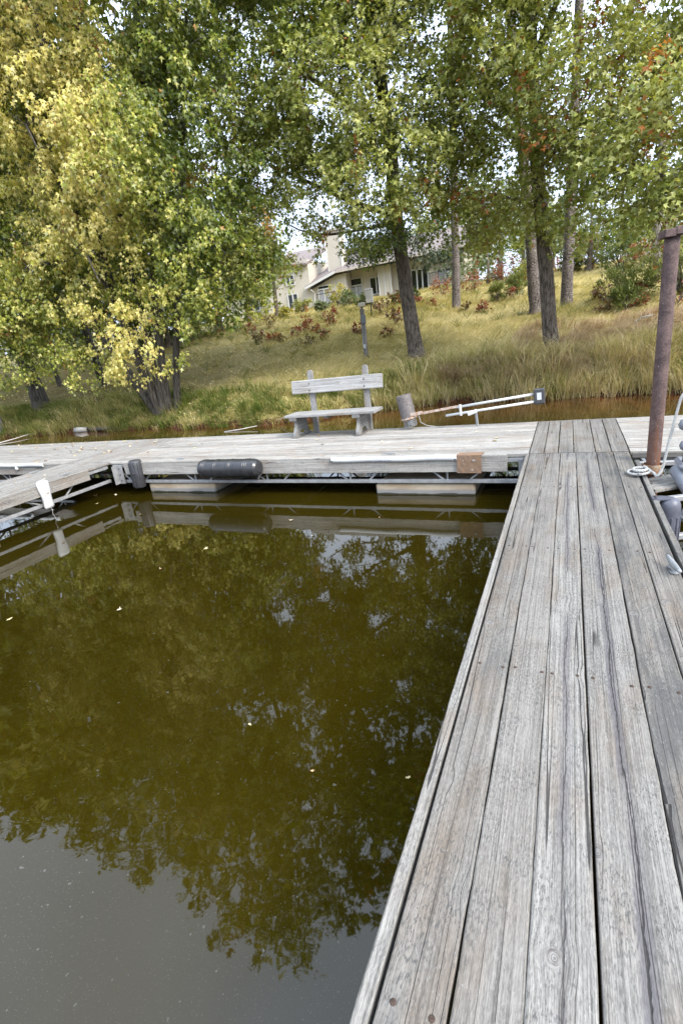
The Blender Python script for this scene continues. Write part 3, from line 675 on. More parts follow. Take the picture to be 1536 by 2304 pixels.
# grey moulded craft cut by the right edge
gc = empty('moored_craft', (1.05, 4.9, -.1)); tag(gc, 'grey moulded craft with rounded nose and upright post at the right edge', 'boat')
nose = [at(1523, 1056, 5.0), at(1538, 1076, 4.92), at(1562, 1112, 4.8), at(1660, 1190, 4.5), at(1760, 1260, 4.3)]
mb = MB(); P0 = nose[0] + (nose[0] - nose[1]) * .35
mb.tube([P0, lerp(P0, nose[0], .4), nose[0]] + nose[1:], [.02, .050, .066, .072, .076, .08, .08], 18); mb.build('nose_tube', M_GREYP, gc, world=True, smooth=True)
c = at(1541, 1044, 4.98)
mb = MB(); mb.box((c[0] + .19, c[1] + .02, c[2]), (.50, .30, .06), ch=.025); mb.build('deck_shell', M_GREYP, gc, world=True, smooth=False)
b0 = at(1541, 1052, 4.95); t0 = at(1545, 800, 4.95)
mb = MB(); mb.tube([b0, [b0[0] + .004, b0[1], .75]], .028, 14); mb.build('post', M_GREYPD, gc, world=True, smooth=True)
for py, r_ in ((1002, .045), (955, .05)):
    q = at(1541, py, 4.95); mb = MB(); mb.lathe([(.01, -r_), (r_ * .75, -r_ * .7), (r_, 0), (r_ * .75, r_ * .7), (.01, r_)], 14, Matrix.Translation(Vector(q))); mb.build('knob', M_GREYP, gc, world=True, smooth=True)

# ------------------------------------------------------------------ bench
bn = empty('park_bench', (-3.55, 7.65, 0)); tag(bn, 'weathered grey wooden bench with a single back board on the cross dock', 'bench')
board('seat', bn, (-3.54, 7.635, .385), 1.60, .44, .042, 'X', mat=M_BENCH, tone=.4, seg=.12, ch=.008)
rot_back = (Matrix.Rotation(-math.pi / 2, 3, 'Z') @ Matrix.Rotation(R(90 - 6), 3, 'Y')).to_euler()
board('backrest', bn, (-3.545, 7.865, .795), 1.65, .225, .045, rot=rot_back, mat=M_BENCH, tone=.75, mildew=.15, seg=.12, ch=.012)
for X in (-4.02, -3.02):
    mb = MB()
    prof = [(-.045, 0), (.045, 0), (.045, 1.0), (.035, 1.035), (.015, 1.05), (-.015, 1.05), (-.035, 1.035), (-.045, 1.0)]
    Mp = Matrix.Translation((X, 7.915, .01)) @ Matrix.Rotation(R(-2), 4, 'X') @ Matrix.Rotation(R(90), 4, 'X')
    mb.prism(prof, -.03, .03, Mp); mb.build('back_post', M_BENCH, bn, world=True)['tone'] = .3
    for zz in (.845, .735):
        mb = MB(); mb.lathe([(.014, 0), (.014, .006), (.008, .010)], 10, Matrix.Translation((X, 7.842 + (zz - .795) * .1 , zz)) @ Matrix.Rotation(R(90), 4, 'X')); mb.build('bolt', M_BOLT, bn, world=True, smooth=True)
for X in (-4.19, -3.05):
    prof = [(-.27, 0), (-.13, 0), (-.10, .055), (-.04, .085), (.04, .085), (.10, .055), (.13, 0), (.24, 0), (.25, .03), (.205, .13), (.185, .31), (-.185, .31), (-.20, .16), (-.27, .05)]
    Ml = Matrix.Translation((X, 7.68, .022)) @ Matrix.Rotation(R(90), 4, 'Z') @ Matrix.Rotation(R(90), 4, 'X')
    mb = MB(); mb.prism(prof, -.024, .024, Ml); mb.build('leg_panel', M_BENCH, bn, world=True)['tone'] = .15
    board('foot', bn, (X, 7.69, .022), .60, .10, .024, 'Y', mat=M_BENCH, tone=-.1, brown=.4)
    board('seat_rail', bn, (X, 7.63, .342), .46, .12, .05, 'Y', mat=M_BENCH, tone=-.08)
board('seat_cleat', bn, (-3.60, 7.62, .342), .30, .09, .04, 'Y', mat=M_BENCH, tone=-.1)

# ------------------------------------------------------------------ dock de-icer lying on the cross dock
di = empty('dock_deicer', (-2.3, 7.8, 0)); tag(di, 'dock de-icer motor with wire cage and long twin arms resting on the planks', 'de-icer')
top, bot = Vector(at(906, 889, 7.8)), Vector(at(920, 941, 7.8)); ax = (bot - top).normalized()
def along_axis(p0, d): return Matrix.Translation(p0) @ d.to_track_quat('Z', 'Y').to_matrix().to_4x4()
L = (bot - top).length
mb = MB(); mb.lathe([(.105, 0), (.116, .004), (.118, .02), (.118, L - .01), (.112, L)], 24, along_axis(top, ax)); mb.build('motor_can', M_MOTOR, di, world=True, smooth=False)
mb = MB(); mb.lathe([(.118, 0), (.126, .003), (.126, .028), (.118, .03)], 24, along_axis(bot - ax * .02, ax)); mb.build('rim', M_RUSTBAR, di, world=True)
mb = MB(); mb.lathe([(.045, 0), (.045, .09), (.02, .12)], 14, along_axis(bot, ax)); mb.build('shaft_housing', M_GALV, di, world=True, smooth=True)
mb = MB(); Mx = along_axis(bot, ax)
for zc in (.035, .065, .095, .125): mb.tube([Mx @ Vector((.098 * math.cos(a), .098 * math.sin(a), zc)) for a in np.linspace(0, 2 * math.pi, 21)], .0032, 5, False)
for k in range(14):
    a = 2 * math.pi * k / 14; mb.tube([Mx @ Vector((.10 * math.cos(a), .10 * math.sin(a), .0)), Mx @ Vector((.098 * math.cos(a), .098 * math.sin(a), .125)), Mx @ Vector((.03 * math.cos(a), .03 * math.sin(a), .135))], .0032, 5)
mb.build('wire_cage', M_GALV, di, world=True)
mb = MB(); mb.bar(at(911, 937, 7.70), at(950, 928, 7.74), .02, .05, ch=.003); mb.build('mounting_plate', M_RUSTBAR, di, world=True)
mb = MB(); mb.bar(at(948, 930, 7.74), at(1031, 914, 7.78), .025, .036, ch=.003); mb.build('flat_arm', M_RUSTBAR, di, world=True)
mb = MB(); mb.tube([at(1028, 916, 7.78), at(1204, 886, 7.78)], .019, 14); mb.build('upper_arm', M_WHITEPAINT, di, world=True, smooth=True)
mb = MB(); mb.tube([at(1003, 935, 7.76), at(1204, 903, 7.76)], .019, 14); mb.build('lower_arm', M_WHITEPAINT, di, world=True, smooth=True)
mb = MB(); mb.bar(at(1034, 910, 7.76), at(1037, 935, 7.75), .03, .03, ch=.003); mb.build('clamp_bar', M_WHITEPAINT, di, world=True)
mb = MB(); mb.bar(at(1052, 932, 7.74), at(1072, 924, 7.74), .05, .055, ch=.008); mb.build('pivot_bracket', M_WHITEPAINT, di, world=True)
lt = at(1070, 926, 7.76); mb = MB(); mb.bar(lt, (lt[0] + .015, 7.79, 0.0), .032, .032, ch=.003); mb.build('support_leg', M_GALV, di, world=True)
c = at(1213, 891, 7.78); mb = MB(); Mb = Matrix.Translation(Vector(c)) @ Matrix.Rotation(R(-3), 4, 'Y'); mb.box((0, 0, 0), (.145, .10, .215), Mb, ch=.012); mb.build('control_case', M_DARKBOX, di, world=True)
mb = MB(); mb.box((0, -.0515, .005), (.06, .003, .10), Mb); mb.build('case_label', M_LABEL, di, world=True)
mb = MB(); mb.tube([at(942, 935, 7.72), at(946, 950, 7.7), at(960, 957, 7.68), (on(985, 960, .008)), on(1000, 962, .008)], .0055, 6); mb.build('cord', M_CORD, di, world=True)

# ------------------------------------------------------------------ house on the hill
def siding_mat(name, c):
    t = NT(name); oc = t.obj(); x, y, z = t.sep(oc)
    f = t.m('FRACT', t.m('MULTIPLY', z, 7.5)); n = t.noise(oc, 1.2, 3.0)
    col = t.mix(t.ss(f, .0, .16, .55, 0.0), c, tuple(k * .45 for k in c)); col = t.mix(t.ss(n, .4, .7, 0, .25), col, tuple(k * .8 for k in c))
    return t.pbr(col, .75, 0, t.bump(f, .012), spec=.2)
M_SIDING = siding_mat('cream_clapboard', (.55, .50, .42))
M_SHINGLE = simple('mauve_grey_shingle', (.235, .190, .175), .95, 0, .22, 6, .01)
M_TRIM = simple('house_trim_white', (.58, .57, .54), .6, 0, .04, 3)
M_BTRIM = simple('tan_fascia', (.46, .40, .34), .7, 0, .08, 3)
M_GLASS = NT('dark_window_glass').pbr((.012, .014, .015), .06, 0, spec=.6)
M_CURTAIN = simple('pale_curtain', (.42, .43, .44), .8, 0, .15, 4)
M_RAIL = simple('dark_railing', (.035, .035, .035), .5, .3, .1, 10)
house = empty('house', (-20, 51, 5)); tag(house, 'cream clapboard house with mauve shingle roof and chimney on the hilltop', 'house')
def hb(name, x0, x1, y0, y1, z0, z1, mat, parent=house, ch=0):
    mb = MB(); mb.box(((x0 + x1) / 2, (y0 + y1) / 2, (z0 + z1) / 2), (abs(x1 - x0), abs(y1 - y0), abs(z1 - z0)), ch=ch); return mb.build(name, mat, parent, world=True)
hb('wall', -29.2, -24.0, 50.0, 60, 3.4, 9.6, M_SIDING); hb('wall', -36, -29.25, 51.5, 60, 3.0, 8.4, M_SIDING)
def gable_wall():
    mb = MB(); mb.prism([(-24.0, 3.6), (-20.05, 3.6), (-20.05, 7.75), (-21.0, 7.7), (-24.0, 6.75)], 0, 6, Matrix.Translation((0, 56, 0)) @ Matrix.Rotation(R(90), 4, 'X')); mb.build('wall', M_SIDING, house, world=True)
gable_wall()
hb('wall', -20.0, -8.9, 51.4, 60, 3.8, 8.0, M_SIDING)
hb('bay', -16.9, -15.75, 50.7, 51.5, 4.0, 7.9, M_SIDING)
for X in (-16.93, -16.35, -15.72): hb('corner_trim', X - .05, X + .05, 50.62, 50.70, 4.0, 7.85, M_TRIM)
def roofpoly(name, pts, mat, th=.16):
    mb = MB(); n = len(pts); V = [tuple(p) for p in pts] + [(p[0], p[1], p[2] - th) for p in pts]
    mb.add(V, [tuple(range(n)), tuple(range(n, 2 * n))[::-1]] + [(i, (i + 1) % n, n + (i + 1) % n, n + i) for i in range(n)]); return mb.build(name, mat, house, world=True)
rf = roofpoly('roof', [(-24.3, 49.4, 7.02), (-20.9, 49.4, 8.02), (-8.4, 49.9, 8.28), (-8.4, 58, 11.1), (-22.6, 58, 11.1), (-27, 56, 9.0)], M_SHINGLE)
roofpoly('roof', [(-8.4, 58, 11.1), (-8.4, 66, 8.0), (-27, 66, 8.0), (-22.6, 58, 11.1)], M_SHINGLE)
roofpoly('roof', [(-29.6, 49.5, 9.7), (-23.9, 49.5, 9.2), (-24.2, 58, 11.9), (-29.6, 58, 11.9)], M_SHINGLE)
roofpoly('roof', [(-36.5, 51, 8.4), (-29.7, 51, 8.4), (-29.7, 58, 11.0), (-36.5, 58, 11.0)], M_SHINGLE)
mb = MB(); mb.bar((-24.3, 49.34, 6.90), (-20.9, 49.34, 7.90), .10, .22); mb.build('rake_board', M_TRIM, house, world=True)
mb = MB(); mb.bar((-20.9, 49.34, 7.90), (-8.4, 49.84, 8.16), .10, .20); mb.build('eave_board', M_BTRIM, house, world=True)
chm = hb('chimney', -22.25, -20.80, 51.2, 52.4, 7.6, 11.8, M_SIDING); 
for X in (-22.27, -20.78): hb('chimney_trim', X - .04, X + .04, 51.14, 51.2, 8.3, 11.8, M_TRIM)
hb('chimney_cap', -22.4, -20.65, 51.05, 52.5, 11.8, 12.0, M_BTRIM)
def window(px0, py0, px1, py1, Y, panes, kind='window', transom=0.0, glass=M_GLASS):
    a = at(px0, py0, Y); b = at(px1, py1, Y); x0, x1, z1, z0 = a[0], b[0], a[2], b[2]
    fr = hb(kind, x0, x1, Y - .02, Y + .05, z0, z1, glass)
    tw = .07
    for (p, q, r_, s) in ((x0 - tw, x0 + .02, z0 - tw, z1 + tw), (x1 - .02, x1 + tw, z0 - tw, z1 + tw)): hb('frame', p, q, Y - .10, Y - .015, r_, s, M_TRIM, fr)
    for (r_, s) in ((z0 - tw, z0 + .02), (z1 - .02, z1 + tw)): hb('frame', x0 + .021, x1 - .021, Y - .095, Y - .015, r_, s, M_TRIM, fr)
    zt = z1 - transom * (z1 - z0)
    if transom: hb('frame', x0 + .021, x1 - .021, Y - .09, Y - .015, zt - .06, zt + .06, M_TRIM, fr)
    for k in range(1, panes): xx = x0 + (x1 - x0) * k / panes; hb('frame', xx - .06, xx + .06, Y - .085, Y - .015, z0 + .021, (zt - .061 if transom else z1 - .021), M_TRIM, fr)
    if kind == 'patio_door':
        for k in range(panes):
            hb('curtain', x0 + (x1 - x0) * (k + .12) / panes, x0 + (x1 - x0) * (k + .88) / panes, Y - .03, Y - .022, z0 + .1, zt - .12, M_CURTAIN, fr)
    return fr
window(716, 645, 745, 688, 49.97, 2, 'patio_door', .15)
window(787, 629, 817, 672, 51.37, 2, 'patio_door', .32)
window(832, 626, 862, 658, 51.37, 2); window(925, 609, 964, 652, 51.37, 3); window(984, 607, 1020, 640, 51.37, 2, 'patio_door')
window(648, 664, 673, 693, 49.97, 2); window(643, 622, 663, 639, 49.97, 2); window(560, 673, 586, 697, 51.47, 2)
def rail(x0, x1, Y, z0, z1):
    mb = MB(); mb.bar((x0, Y, z1), (x1, Y, z1), .05, .05); mb.bar((x0, Y, z0 + .08), (x1, Y, z0 + .08), .04, .04)
    n = int(abs(x1 - x0) / .14)
    for k in range(n + 1):
        X = x0 + (x1 - x0) * k / n; mb.bar((X, Y, z0 + .08), (X, Y, z1), .022, .022, side=(1, 0, 0))
    mb.build('railing', M_RAIL, house, world=True)
a = at(713, 690, 48.6); b = at(756, 664, 48.6); rail(a[0], b[0], 48.6, a[2] + .1, a[2] + 1.1)
hb('balcony', a[0] - .1, b[0] + .1, 48.55, 49.95, a[2] - .2, a[2] + .05, M_BTRIM)
a = at(966, 648, 49.6); b = at(1066, 620, 49.6); rail(a[0], b[0], 49.6, a[2] + .25, a[2] + 1.25)
hb('balcony', a[0] - .1, b[0] + .1, 49.55, 51.35, a[2] - .15, a[2] + .2, M_BTRIM)
mb = MB(); q = at(700, 652, 49.3); q2 = at(708, 660, 49.8); q3 = at(709, 690, 49.8); mb.tube([q, q2, q3], .06, 8); mb.build('downspout', M_TRIM, house, world=True)

sh = empty('house', (9, 62, 5)); tag(sh, 'far house showing only its pale grey roof above the crest at right', 'house')
M_ROOF2 = simple('pale_grey_shingle', (.25, .228, .232), .95, 0, .12, 5, .01)
a = at(1388, 592, 60); b = at(1475, 592, 60); c = at(1405, 553, 64); d = at(1490, 543, 64)
mb = MB(); V = [a, b, d, c]; mb.add([tuple(v) for v in V] + [(v[0], v[1], v[2] - .2) for v in V], [(0, 1, 2, 3), (7, 6, 5, 4), (0, 4, 5, 1), (1, 5, 6, 2), (2, 6, 7, 3), (3, 7, 4, 0)]); mb.build('roof', M_ROOF2, sh, world=True)
mb = MB(); mb.bar(c + [0, -.05, .08], d + [0, -.05, .08], .2, .12); mb.bar(a + [-.05, 0, .05], c + [-.05, 0, .05], .14, .2); mb.build('ridge_trim', M_TRIM, sh, world=True)
mb = MB(); mb.box(((a[0] + b[0]) / 2 + .2, 62.5, (a[2] + 4.6) / 2 - .15), (b[0] - a[0] - .6, 4.0, a[2] - 4.6)); mb.build('wall', M_SIDING, sh, world=True)

# ------------------------------------------------------------------ utility post and notice board
P = hit(824, 803); up_ = empty('utility_post', tuple(P)); tag(up_, 'short grey wooden service post with lamp, grey box and conduits', 'utility post')
M_POST = make_wood('old_post_wood', light=(.34, .30, .25), dark=(.12, .105, .09))
M_STEELBOX = simple('blue_grey_enamel', (.17, .185, .195), .5, .2, .1, 15); M_LAMP = simple('cream_lamp_lens', (.62, .57, .44), .4, 0, .05, 20)
Yp = P[1]; zt = at(818, 694, Yp)[2]
mb = MB(); mb.box((0, 0, (zt - P[2]) / 2 - .1), (.125, .125, zt - P[2] + .2), ch=.012); mb.build('post', M_POST, up_, P)
mb = MB(); q = at(817.5, 718.5, Yp - .11); mb.box((q[0], q[1] + .0, q[2]), (.145, .09, .25), ch=.01); mb.build('meter_box', M_STEELBOX, up_, world=True)
for dx in (-.045, .04):
    mb = MB(); zb = P[2] + (.02 if dx > 0 else .1); pts = [(q[0] + dx, Yp - .105, q[2] - .12), (P[0] + dx * .8, Yp - .105, zb + .12)] + ([(P[0] + dx - .02, Yp - .12, zb + .04), (P[0] + dx - .09, Yp - .16, zb - .03)] if dx > 0 else [(P[0] + dx * .8, Yp - .105, zb)])
    mb.tube(pts, .014, 8); mb.build('conduit', M_GALV, up_, world=True, smooth=True)
q2 = at(820, 779, Yp - .12); mb = MB(); mb.box((q2[0], q2[1], q2[2]), (.075, .05, .13), ch=.008); mb.build('junction_box', M_LABEL, up_, world=True)
q3 = at(813, 685, Yp - .1); mb = MB(); mb.box((q3[0], q3[1], q3[2]), (.22, .13, .125), ch=.02); mb.build('lamp', M_LAMP, up_, world=True)
mb = MB(); mb.bar((q3[0] + .02, q3[1] + .02, q3[2] - .05), (P[0] - .02, Yp, zt), .05, .05); mb.build('lamp_bracket', M_GALV, up_, world=True)
P = hit(835, 712); nb = empty('notice_board', tuple(P)); tag(nb, 'white rectangular notice on a thin dark stake beyond the utility post', 'sign'); Ys = P[1]
a = at(820.5, 650, Ys); b = at(840, 679, Ys)
M_SIGN = simple('white_sign_panel', (.56, .57, .58), .5, 0, .03, 6)
mb = MB(); mb.box(((a[0] + b[0]) / 2, Ys, (a[2] + b[2]) / 2), (b[0] - a[0], .03, a[2] - b[2]), ch=.006); pn = mb.build('panel', M_SIGN, nb, world=True)
W_, H_ = b[0] - a[0], a[2] - b[2]
mb = MB(); mb.box(((a[0] + b[0]) / 2, Ys - .018, a[2] - H_ * .10), (W_ * .8, .004, H_ * .045)); mb.build('heading_line', M_INK, pn, world=True)
M_FAINT = simple('faint_print', (.56, .57, .60), .6, 0, .05, 30)
for k in range(9):
    mb = MB(); wl_ = W_ * rng.uniform(.5, .8); mb.box((a[0] + W_ * .1 + wl_ / 2, Ys - .018, a[2] - H_ * (.2 + .065 * k)), (wl_, .004, H_ * .02)); mb.build('text_line', M_FAINT, pn, world=True)
mb = MB(); mb.box((b[0] - W_ * .2, Ys - .018, b[2] + H_ * .10), (W_ * .14, .004, H_ * .05)); mb.build('emblem', M_INK, pn, world=True)
mb = MB(); mb.bar((P[0], Ys + .03, P[2] - .2), ((a[0] + b[0]) / 2 + .05, Ys + .03, a[2] - .1), .05, .04); mb.build('stake', M_RAIL, nb, world=True)

# ------------------------------------------------------------------ foliage engine
# openings between the crowns, as straight shafts (a point, a direction, a radius) through which the sky shows
def shaft(x, y, rad, mirror=False):
    v = ray(x, y); o = np.array([0, 0, EYE])
    if mirror: v = v * [1, 1, -1]; o = np.array([0, 0, 2 * WZ - EYE])
    return o, v, rad
SHAFTS = [shaft(757, 580, .42), shaft(745, 555, .3), shaft(692, 440, .22), shaft(728, 195, .28), shaft(640, 250, .15), shaft(1010, 500, .4), shaft(985, 60, .4), shaft(1050, 560, .35), shaft(240, 12, .4), shaft(505, 15, .25), shaft(1290, 20, .3),
          shaft(755, 1250, .52, True), shaft(735, 1345, .42, True), shaft(640, 1395, .40, True), shaft(850, 1400, .40, True), shaft(480, 1620, .25, True), shaft(835, 1275, .45, True)]
def clear(P):
    k = np.ones(len(P), bool)
    for o, v, rad in SHAFTS:
        d = P - o; t_ = d @ v; k &= np.linalg.norm(d - t_[:, None] * v, axis=1) > rad
    return k
OAKLEAF = np.array([(0, 0, 0), (-.42, .46, .07), (-.10, .50, .02), (0, 1, -.05), (.10, .50, .02), (.42, .46, .07)])
MAPLEAF = np.array([(0, 0, 0), (-.44, .50, .08), (-.11, .50, .02), (0, 1, -.10), (.11, .50, .02), (.44, .50, .08)])
LEAFQ = np.array([(0, 3, 2, 1), (0, 5, 4, 3)])
def unit(a): return a / np.maximum(np.linalg.norm(a, axis=-1, keepdims=True), 1e-9)
def leaf_cloud(pos, axis, normal, size, tmpl, col):
    """pos, axis, normal (N,3), size (N,), col (N,3) -> V, F, C"""
    y = unit(axis); n = unit(normal - y * np.sum(normal * y, 1, keepdims=True)); x = np.cross(y, n)
    V = pos[:, None, :] + size[:, None, None] * (tmpl[None, :, 0:1] * x[:, None] + tmpl[None, :, 1:2] * y[:, None] + tmpl[None, :, 2:3] * n[:, None])
    N, k = len(pos), len(tmpl); F = (np.arange(N)[:, None, None] * k + LEAFQ[None]).reshape(-1, 4)
    return V.reshape(-1, 3), F, np.repeat(col, k, 0)
def snoise(P, f, seed):
    r = np.random.default_rng(seed); s = np.zeros(len(P))
    for _ in range(5):
        d = unit(r.normal(size=3)) * f * r.uniform(.6, 1.6); s += np.sin(P @ d + r.uniform(0, 6.28))
    return s / 5 * 1.2
PAL_OAK = dict(cols=np.array([(.080, .122, .018), (.175, .228, .038), (.32, .345, .080), (.46, .455, .15)]), accent=(.40, .15, .04), pacc=.035)
PAL_MAPLE = dict(cols=np.array([(.080, .120, .014), (.19, .230, .030), (.43, .43, .09), (.68, .58, .20)]), accent=(.46, .25, .075), pacc=.015)
PAL_DARK = dict(cols=np.array([(.050, .078, .016), (.080, .108, .022), (.12, .145, .034), (.18, .18, .05)]), accent=(.26, .10, .04), pacc=.01)
PAL_PALE = dict(cols=np.array([(.080, .115, .045), (.115, .150, .06), (.165, .185, .085), (.22, .22, .10)]), accent=(.26, .17, .05), pacc=.02)
PAL_YEL = dict(cols=np.array([(.12, .15, .03), (.22, .24, .05), (.36, .32, .06), (.44, .34, .07)]), accent=(.35, .14, .04), pacc=.05)
PAL_RED = dict(cols=np.array([(.11, .022, .014), (.20, .040, .022), (.28, .075, .03), (.30, .13, .04)]), accent=(.10, .11, .03), pacc=.10)
PAL_BRN = dict(cols=np.array([(.07, .06, .022), (.12, .055, .022), (.16, .09, .03), (.12, .12, .035)]), accent=(.22, .06, .025), pacc=.12)
def cluster_leaves(C, out, nl, spread, size, pal, seed, tmpl=OAKLEAF, droop=.2, upb=.8, facing=.5, mood0=0.0, ntw=6, moodv=None):
    r = np.random.default_rng(seed); N = len(C)
    tw = unit(r.normal(size=(N, ntw, 3)) + out[:, None] * .8 + np.array([0, 0, .15 - droop]))
    ti = r.integers(0, ntw, (N, nl)); d = np.take_along_axis(tw, ti[..., None], 1)
    t = r.uniform(.1, 1, (N, nl, 1)) ** .75
    sp = spread * r.uniform(.7, 1.35, (N, 1, 1))
    pos = C[:, None] + d * t * sp + r.normal(0, .075 * spread / .45, (N, nl, 3)); pos[..., 2] -= droop * .25 * t[..., 0] ** 2 * spread * 2
    axis = d * .7 + r.normal(0, .55, (N, nl, 3)) + np.array([0, 0, -droop * 1.6])
    nrm = np.array([0, 0, upb]) + out[:, None] * facing + r.normal(0, .55, (N, nl, 3))
    mood = np.clip(.48 + .38 * snoise(C, .9, seed) + .22 * snoise(C, 2.5, seed + 1) + mood0 + (0 if moodv is None else moodv), 0, 1)
    m_ = np.clip(mood[:, None] + r.normal(0, .20, (N, nl)), 0, .999) * 3; i0 = m_.astype(int); f = (m_ - i0)[..., None]
    cols = pal['cols']; c = cols[i0] * (1 - f) + cols[np.minimum(i0 + 1, 3)] * f
    acc = (r.random(N) < pal['pacc'])[:, None] & (r.random((N, nl)) < .75) | (r.random((N, nl)) < .006)
    c = np.where(acc[..., None], np.array(pal['accent']) * r.uniform(.7, 1.2, (N, nl, 1)), c) * r.uniform(.70, 1.28, (N, nl, 1))
    pale = (r.random((N, nl)) < .06)[..., None]; c = np.where(pale, c * .45 + np.array([.24, .25, .155]), c)  # some leaves whitened at random: glossy glints put into the leaf colour
    sz = size * r.uniform(.6, 1.25, (N, nl))
    return leaf_cloud(pos.reshape(-1, 3), axis.reshape(-1, 3), nrm.reshape(-1, 3), sz.ravel(), tmpl, c.reshape(-1, 3))
def join(parts):
    V = []; F = []; C = []; b = 0
    for v, f, c in parts: V.append(v); F.append(f + b); C.append(c); b += len(v)
    return np.concatenate(V), np.concatenate(F), np.concatenate(C)
def in_ell(c, rad, n, r, hollow=2.0):
    d = unit(r.normal(size=(n, 3))); q = r.random((n, 1)) ** (1 / (3.0 if hollow <= 1 else 3.0 * hollow / 1.4))
    return np.array(c) + d * q * np.array(rad)
def bez(p0, p1, p2, n):
    t = np.linspace(0, 1, n)[:, None]; return (1 - t) ** 2 * p0 + 2 * t * (1 - t) * p1 + t * t * p2
def tubes(paths, rads, n):
    V = []; F = []; b = 0
    for P, rr in zip(paths, rads):
        P = np.asarray(P); tg = unit(np.gradient(P, axis=0)); ref = np.array([.37, .81, .45]); u = unit(np.cross(tg, ref)); w_ = np.cross(tg, u)
        a = np.arange(n) * 2 * np.pi / n
        ring = P[:, None] + np.asarray(rr)[:, None, None] * (np.cos(a)[None, :, None] * u[:, None] + np.sin(a)[None, :, None] * w_[:, None])
        V.append(ring.reshape(-1, 3)); m_ = len(P); i, j = np.meshgrid(np.arange(m_ - 1), np.arange(n), indexing='ij')
        F.append(np.stack([b + i * n + j, b + i * n + (j + 1) % n, b + (i + 1) * n + (j + 1) % n, b + (i + 1) * n + j], -1).reshape(-1, 4)); b += m_ * n
    return np.concatenate(V), np.concatenate(F)
def tree(name, label, base, trunks, ells, pal, bark, seed, leaf=.11, tmpl=OAKLEAF, droop=.2, upb=.8, facing=.5, mood0=0., group=None, lift=.35, cat='tree', lmat=None, nl=55, hold=11.0, dens=3.2, hdens=.6, spread=.45, moodf=None, flare=1.5, tip=.006):
    """trunks: list of (points, r0, r1); ells: (centre, radii[, density factor]); leafy clusters hang on branches grown from the trunks"""
    r = np.random.default_rng(seed); base = np.array(base, float); root = empty(name, tuple(base)); tag(root, label, cat, group)
    nodes = []; nr = []; tp = []; tr_ = []
    for pts, r0, r1 in trunks:
        pts = np.array(pts, float); s = np.r_[0, np.cumsum(np.linalg.norm(np.diff(pts, axis=0), axis=1))]; L = s[-1]; n = max(6, int(L / .45)); u = np.linspace(0, L, n)
        Q = np.stack([np.interp(u, s, pts[:, k]) for k in range(3)], 1)
        for _ in range(3): Q[1:-1] = .5 * Q[1:-1] + .25 * (Q[:-2] + Q[2:])
        Q[1:-1] += np.cumsum(r.normal(0, .008, (n - 2, 3)), 0) * np.array([1, 1, .2]) * min(1, r0 * 5)
        rr = r1 + (r0 - r1) * (1 - u / L) ** .85; rr *= 1 + (flare - 1) * np.exp(-u / .35); rr *= 1 + r.normal(0, .012, n)
        tp.append(Q); tr_.append(rr); nodes.append(Q[int(n * .12):]); nr.append(rr[int(n * .12):])
    V, F = tubes(tp, tr_, 16); V = V + (r.normal(0, 1, V.shape) * .004)
    o = put('trunk', mesh_np('trunk', V - base, F, smooth=True), bark, root, base)
    NP = np.concatenate(nodes); NR = np.concatenate(nr)
    near = []; far = []
    for e in ells:
        c, rad = e[0], e[1]; k = e[2] if len(e) > 2 else 1.0; vol = 4.19 * rad[0] * rad[1] * rad[2]
        P = in_ell(c, rad, int(vol * dens * k), r); P = P[P[:, 2] > .15]
        lo = P[P[:, 2] < hold]; hi = P[P[:, 2] >= hold]; hi = hi[:int(len(hi) * hdens / dens) + 1] if len(hi) else hi
        near.append(lo); far.append(hi)
    near = np.concatenate(near); far = np.concatenate(far); ALL = np.concatenate([near, far])
    g = ground(ALL[:, 0], ALL[:, 1]); keep = (ALL[:, 2] > np.maximum(g, WZ) + .35) & clear(ALL)
    isn = np.r_[np.ones(len(near), bool), np.zeros(len(far), bool)][keep]; ALL = ALL[keep]
    dist = np.array([np.min(np.sum((NP - p) ** 2, 1)) for p in ALL]); order = np.argsort(dist)
    cap = len(NP) + 3 * len(ALL); BP = np.zeros((cap, 3)); BP[:len(NP)] = NP; BR = np.zeros(cap); BR[:len(NP)] = NR; cnt = len(NP); paths = []; rads = []
    out = np.zeros_like(ALL)
    for i in order:
        p = ALL[i]; d = BP[:cnt] - p; h = np.hypot(d[:, 0], d[:, 1]); cost = np.sqrt((d ** 2).sum(1)) + .55 * np.maximum(0, d[:, 2] + .35 * h * (1 if droop < .5 else .2)) + .25 * (BR[:cnt] > .05) - .15 * (BR[:cnt] > .02)
        j = int(np.argmin(cost)); p0 = BP[j]; ln = np.linalg.norm(p - p0)
        mid = p0 + (p - p0) * .5 + np.array([0, 0, lift * ln * .5]) + r.normal(0, .07 * ln, 3); B = bez(p0, mid, p, 5)
        r0 = min(BR[j] * .72, .008 + .016 * ln); paths.append(B); rads.append(np.linspace(r0, tip, 5)); out[i] = unit((p - p0)[None])[0]
        BP[cnt:cnt + 3] = B[2:5]; BR[cnt:cnt + 3] = np.linspace(r0, tip, 5)[2:5]; cnt += 3
    V, F = tubes(paths, rads, 3); put('branches', mesh_np('branches', V - base, F, smooth=True), bark, root, base)
    ctr = np.median(ALL, 0); od = unit(ALL - np.array([base[0], base[1], 0]) - np.array([0, 0, ctr[2]])); out = unit(out * .6 + od * .6)
    parts = []
    mv = moodf(ALL) if moodf else None
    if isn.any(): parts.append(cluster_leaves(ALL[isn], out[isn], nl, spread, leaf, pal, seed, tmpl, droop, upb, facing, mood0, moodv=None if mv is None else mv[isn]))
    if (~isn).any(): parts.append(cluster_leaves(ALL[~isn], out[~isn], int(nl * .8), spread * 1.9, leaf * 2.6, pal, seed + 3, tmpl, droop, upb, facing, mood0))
    V, F, C = join(parts); put('crown', mesh_np('crown', V - base, F, C), lmat or M_LEAF, root, base)
    return root

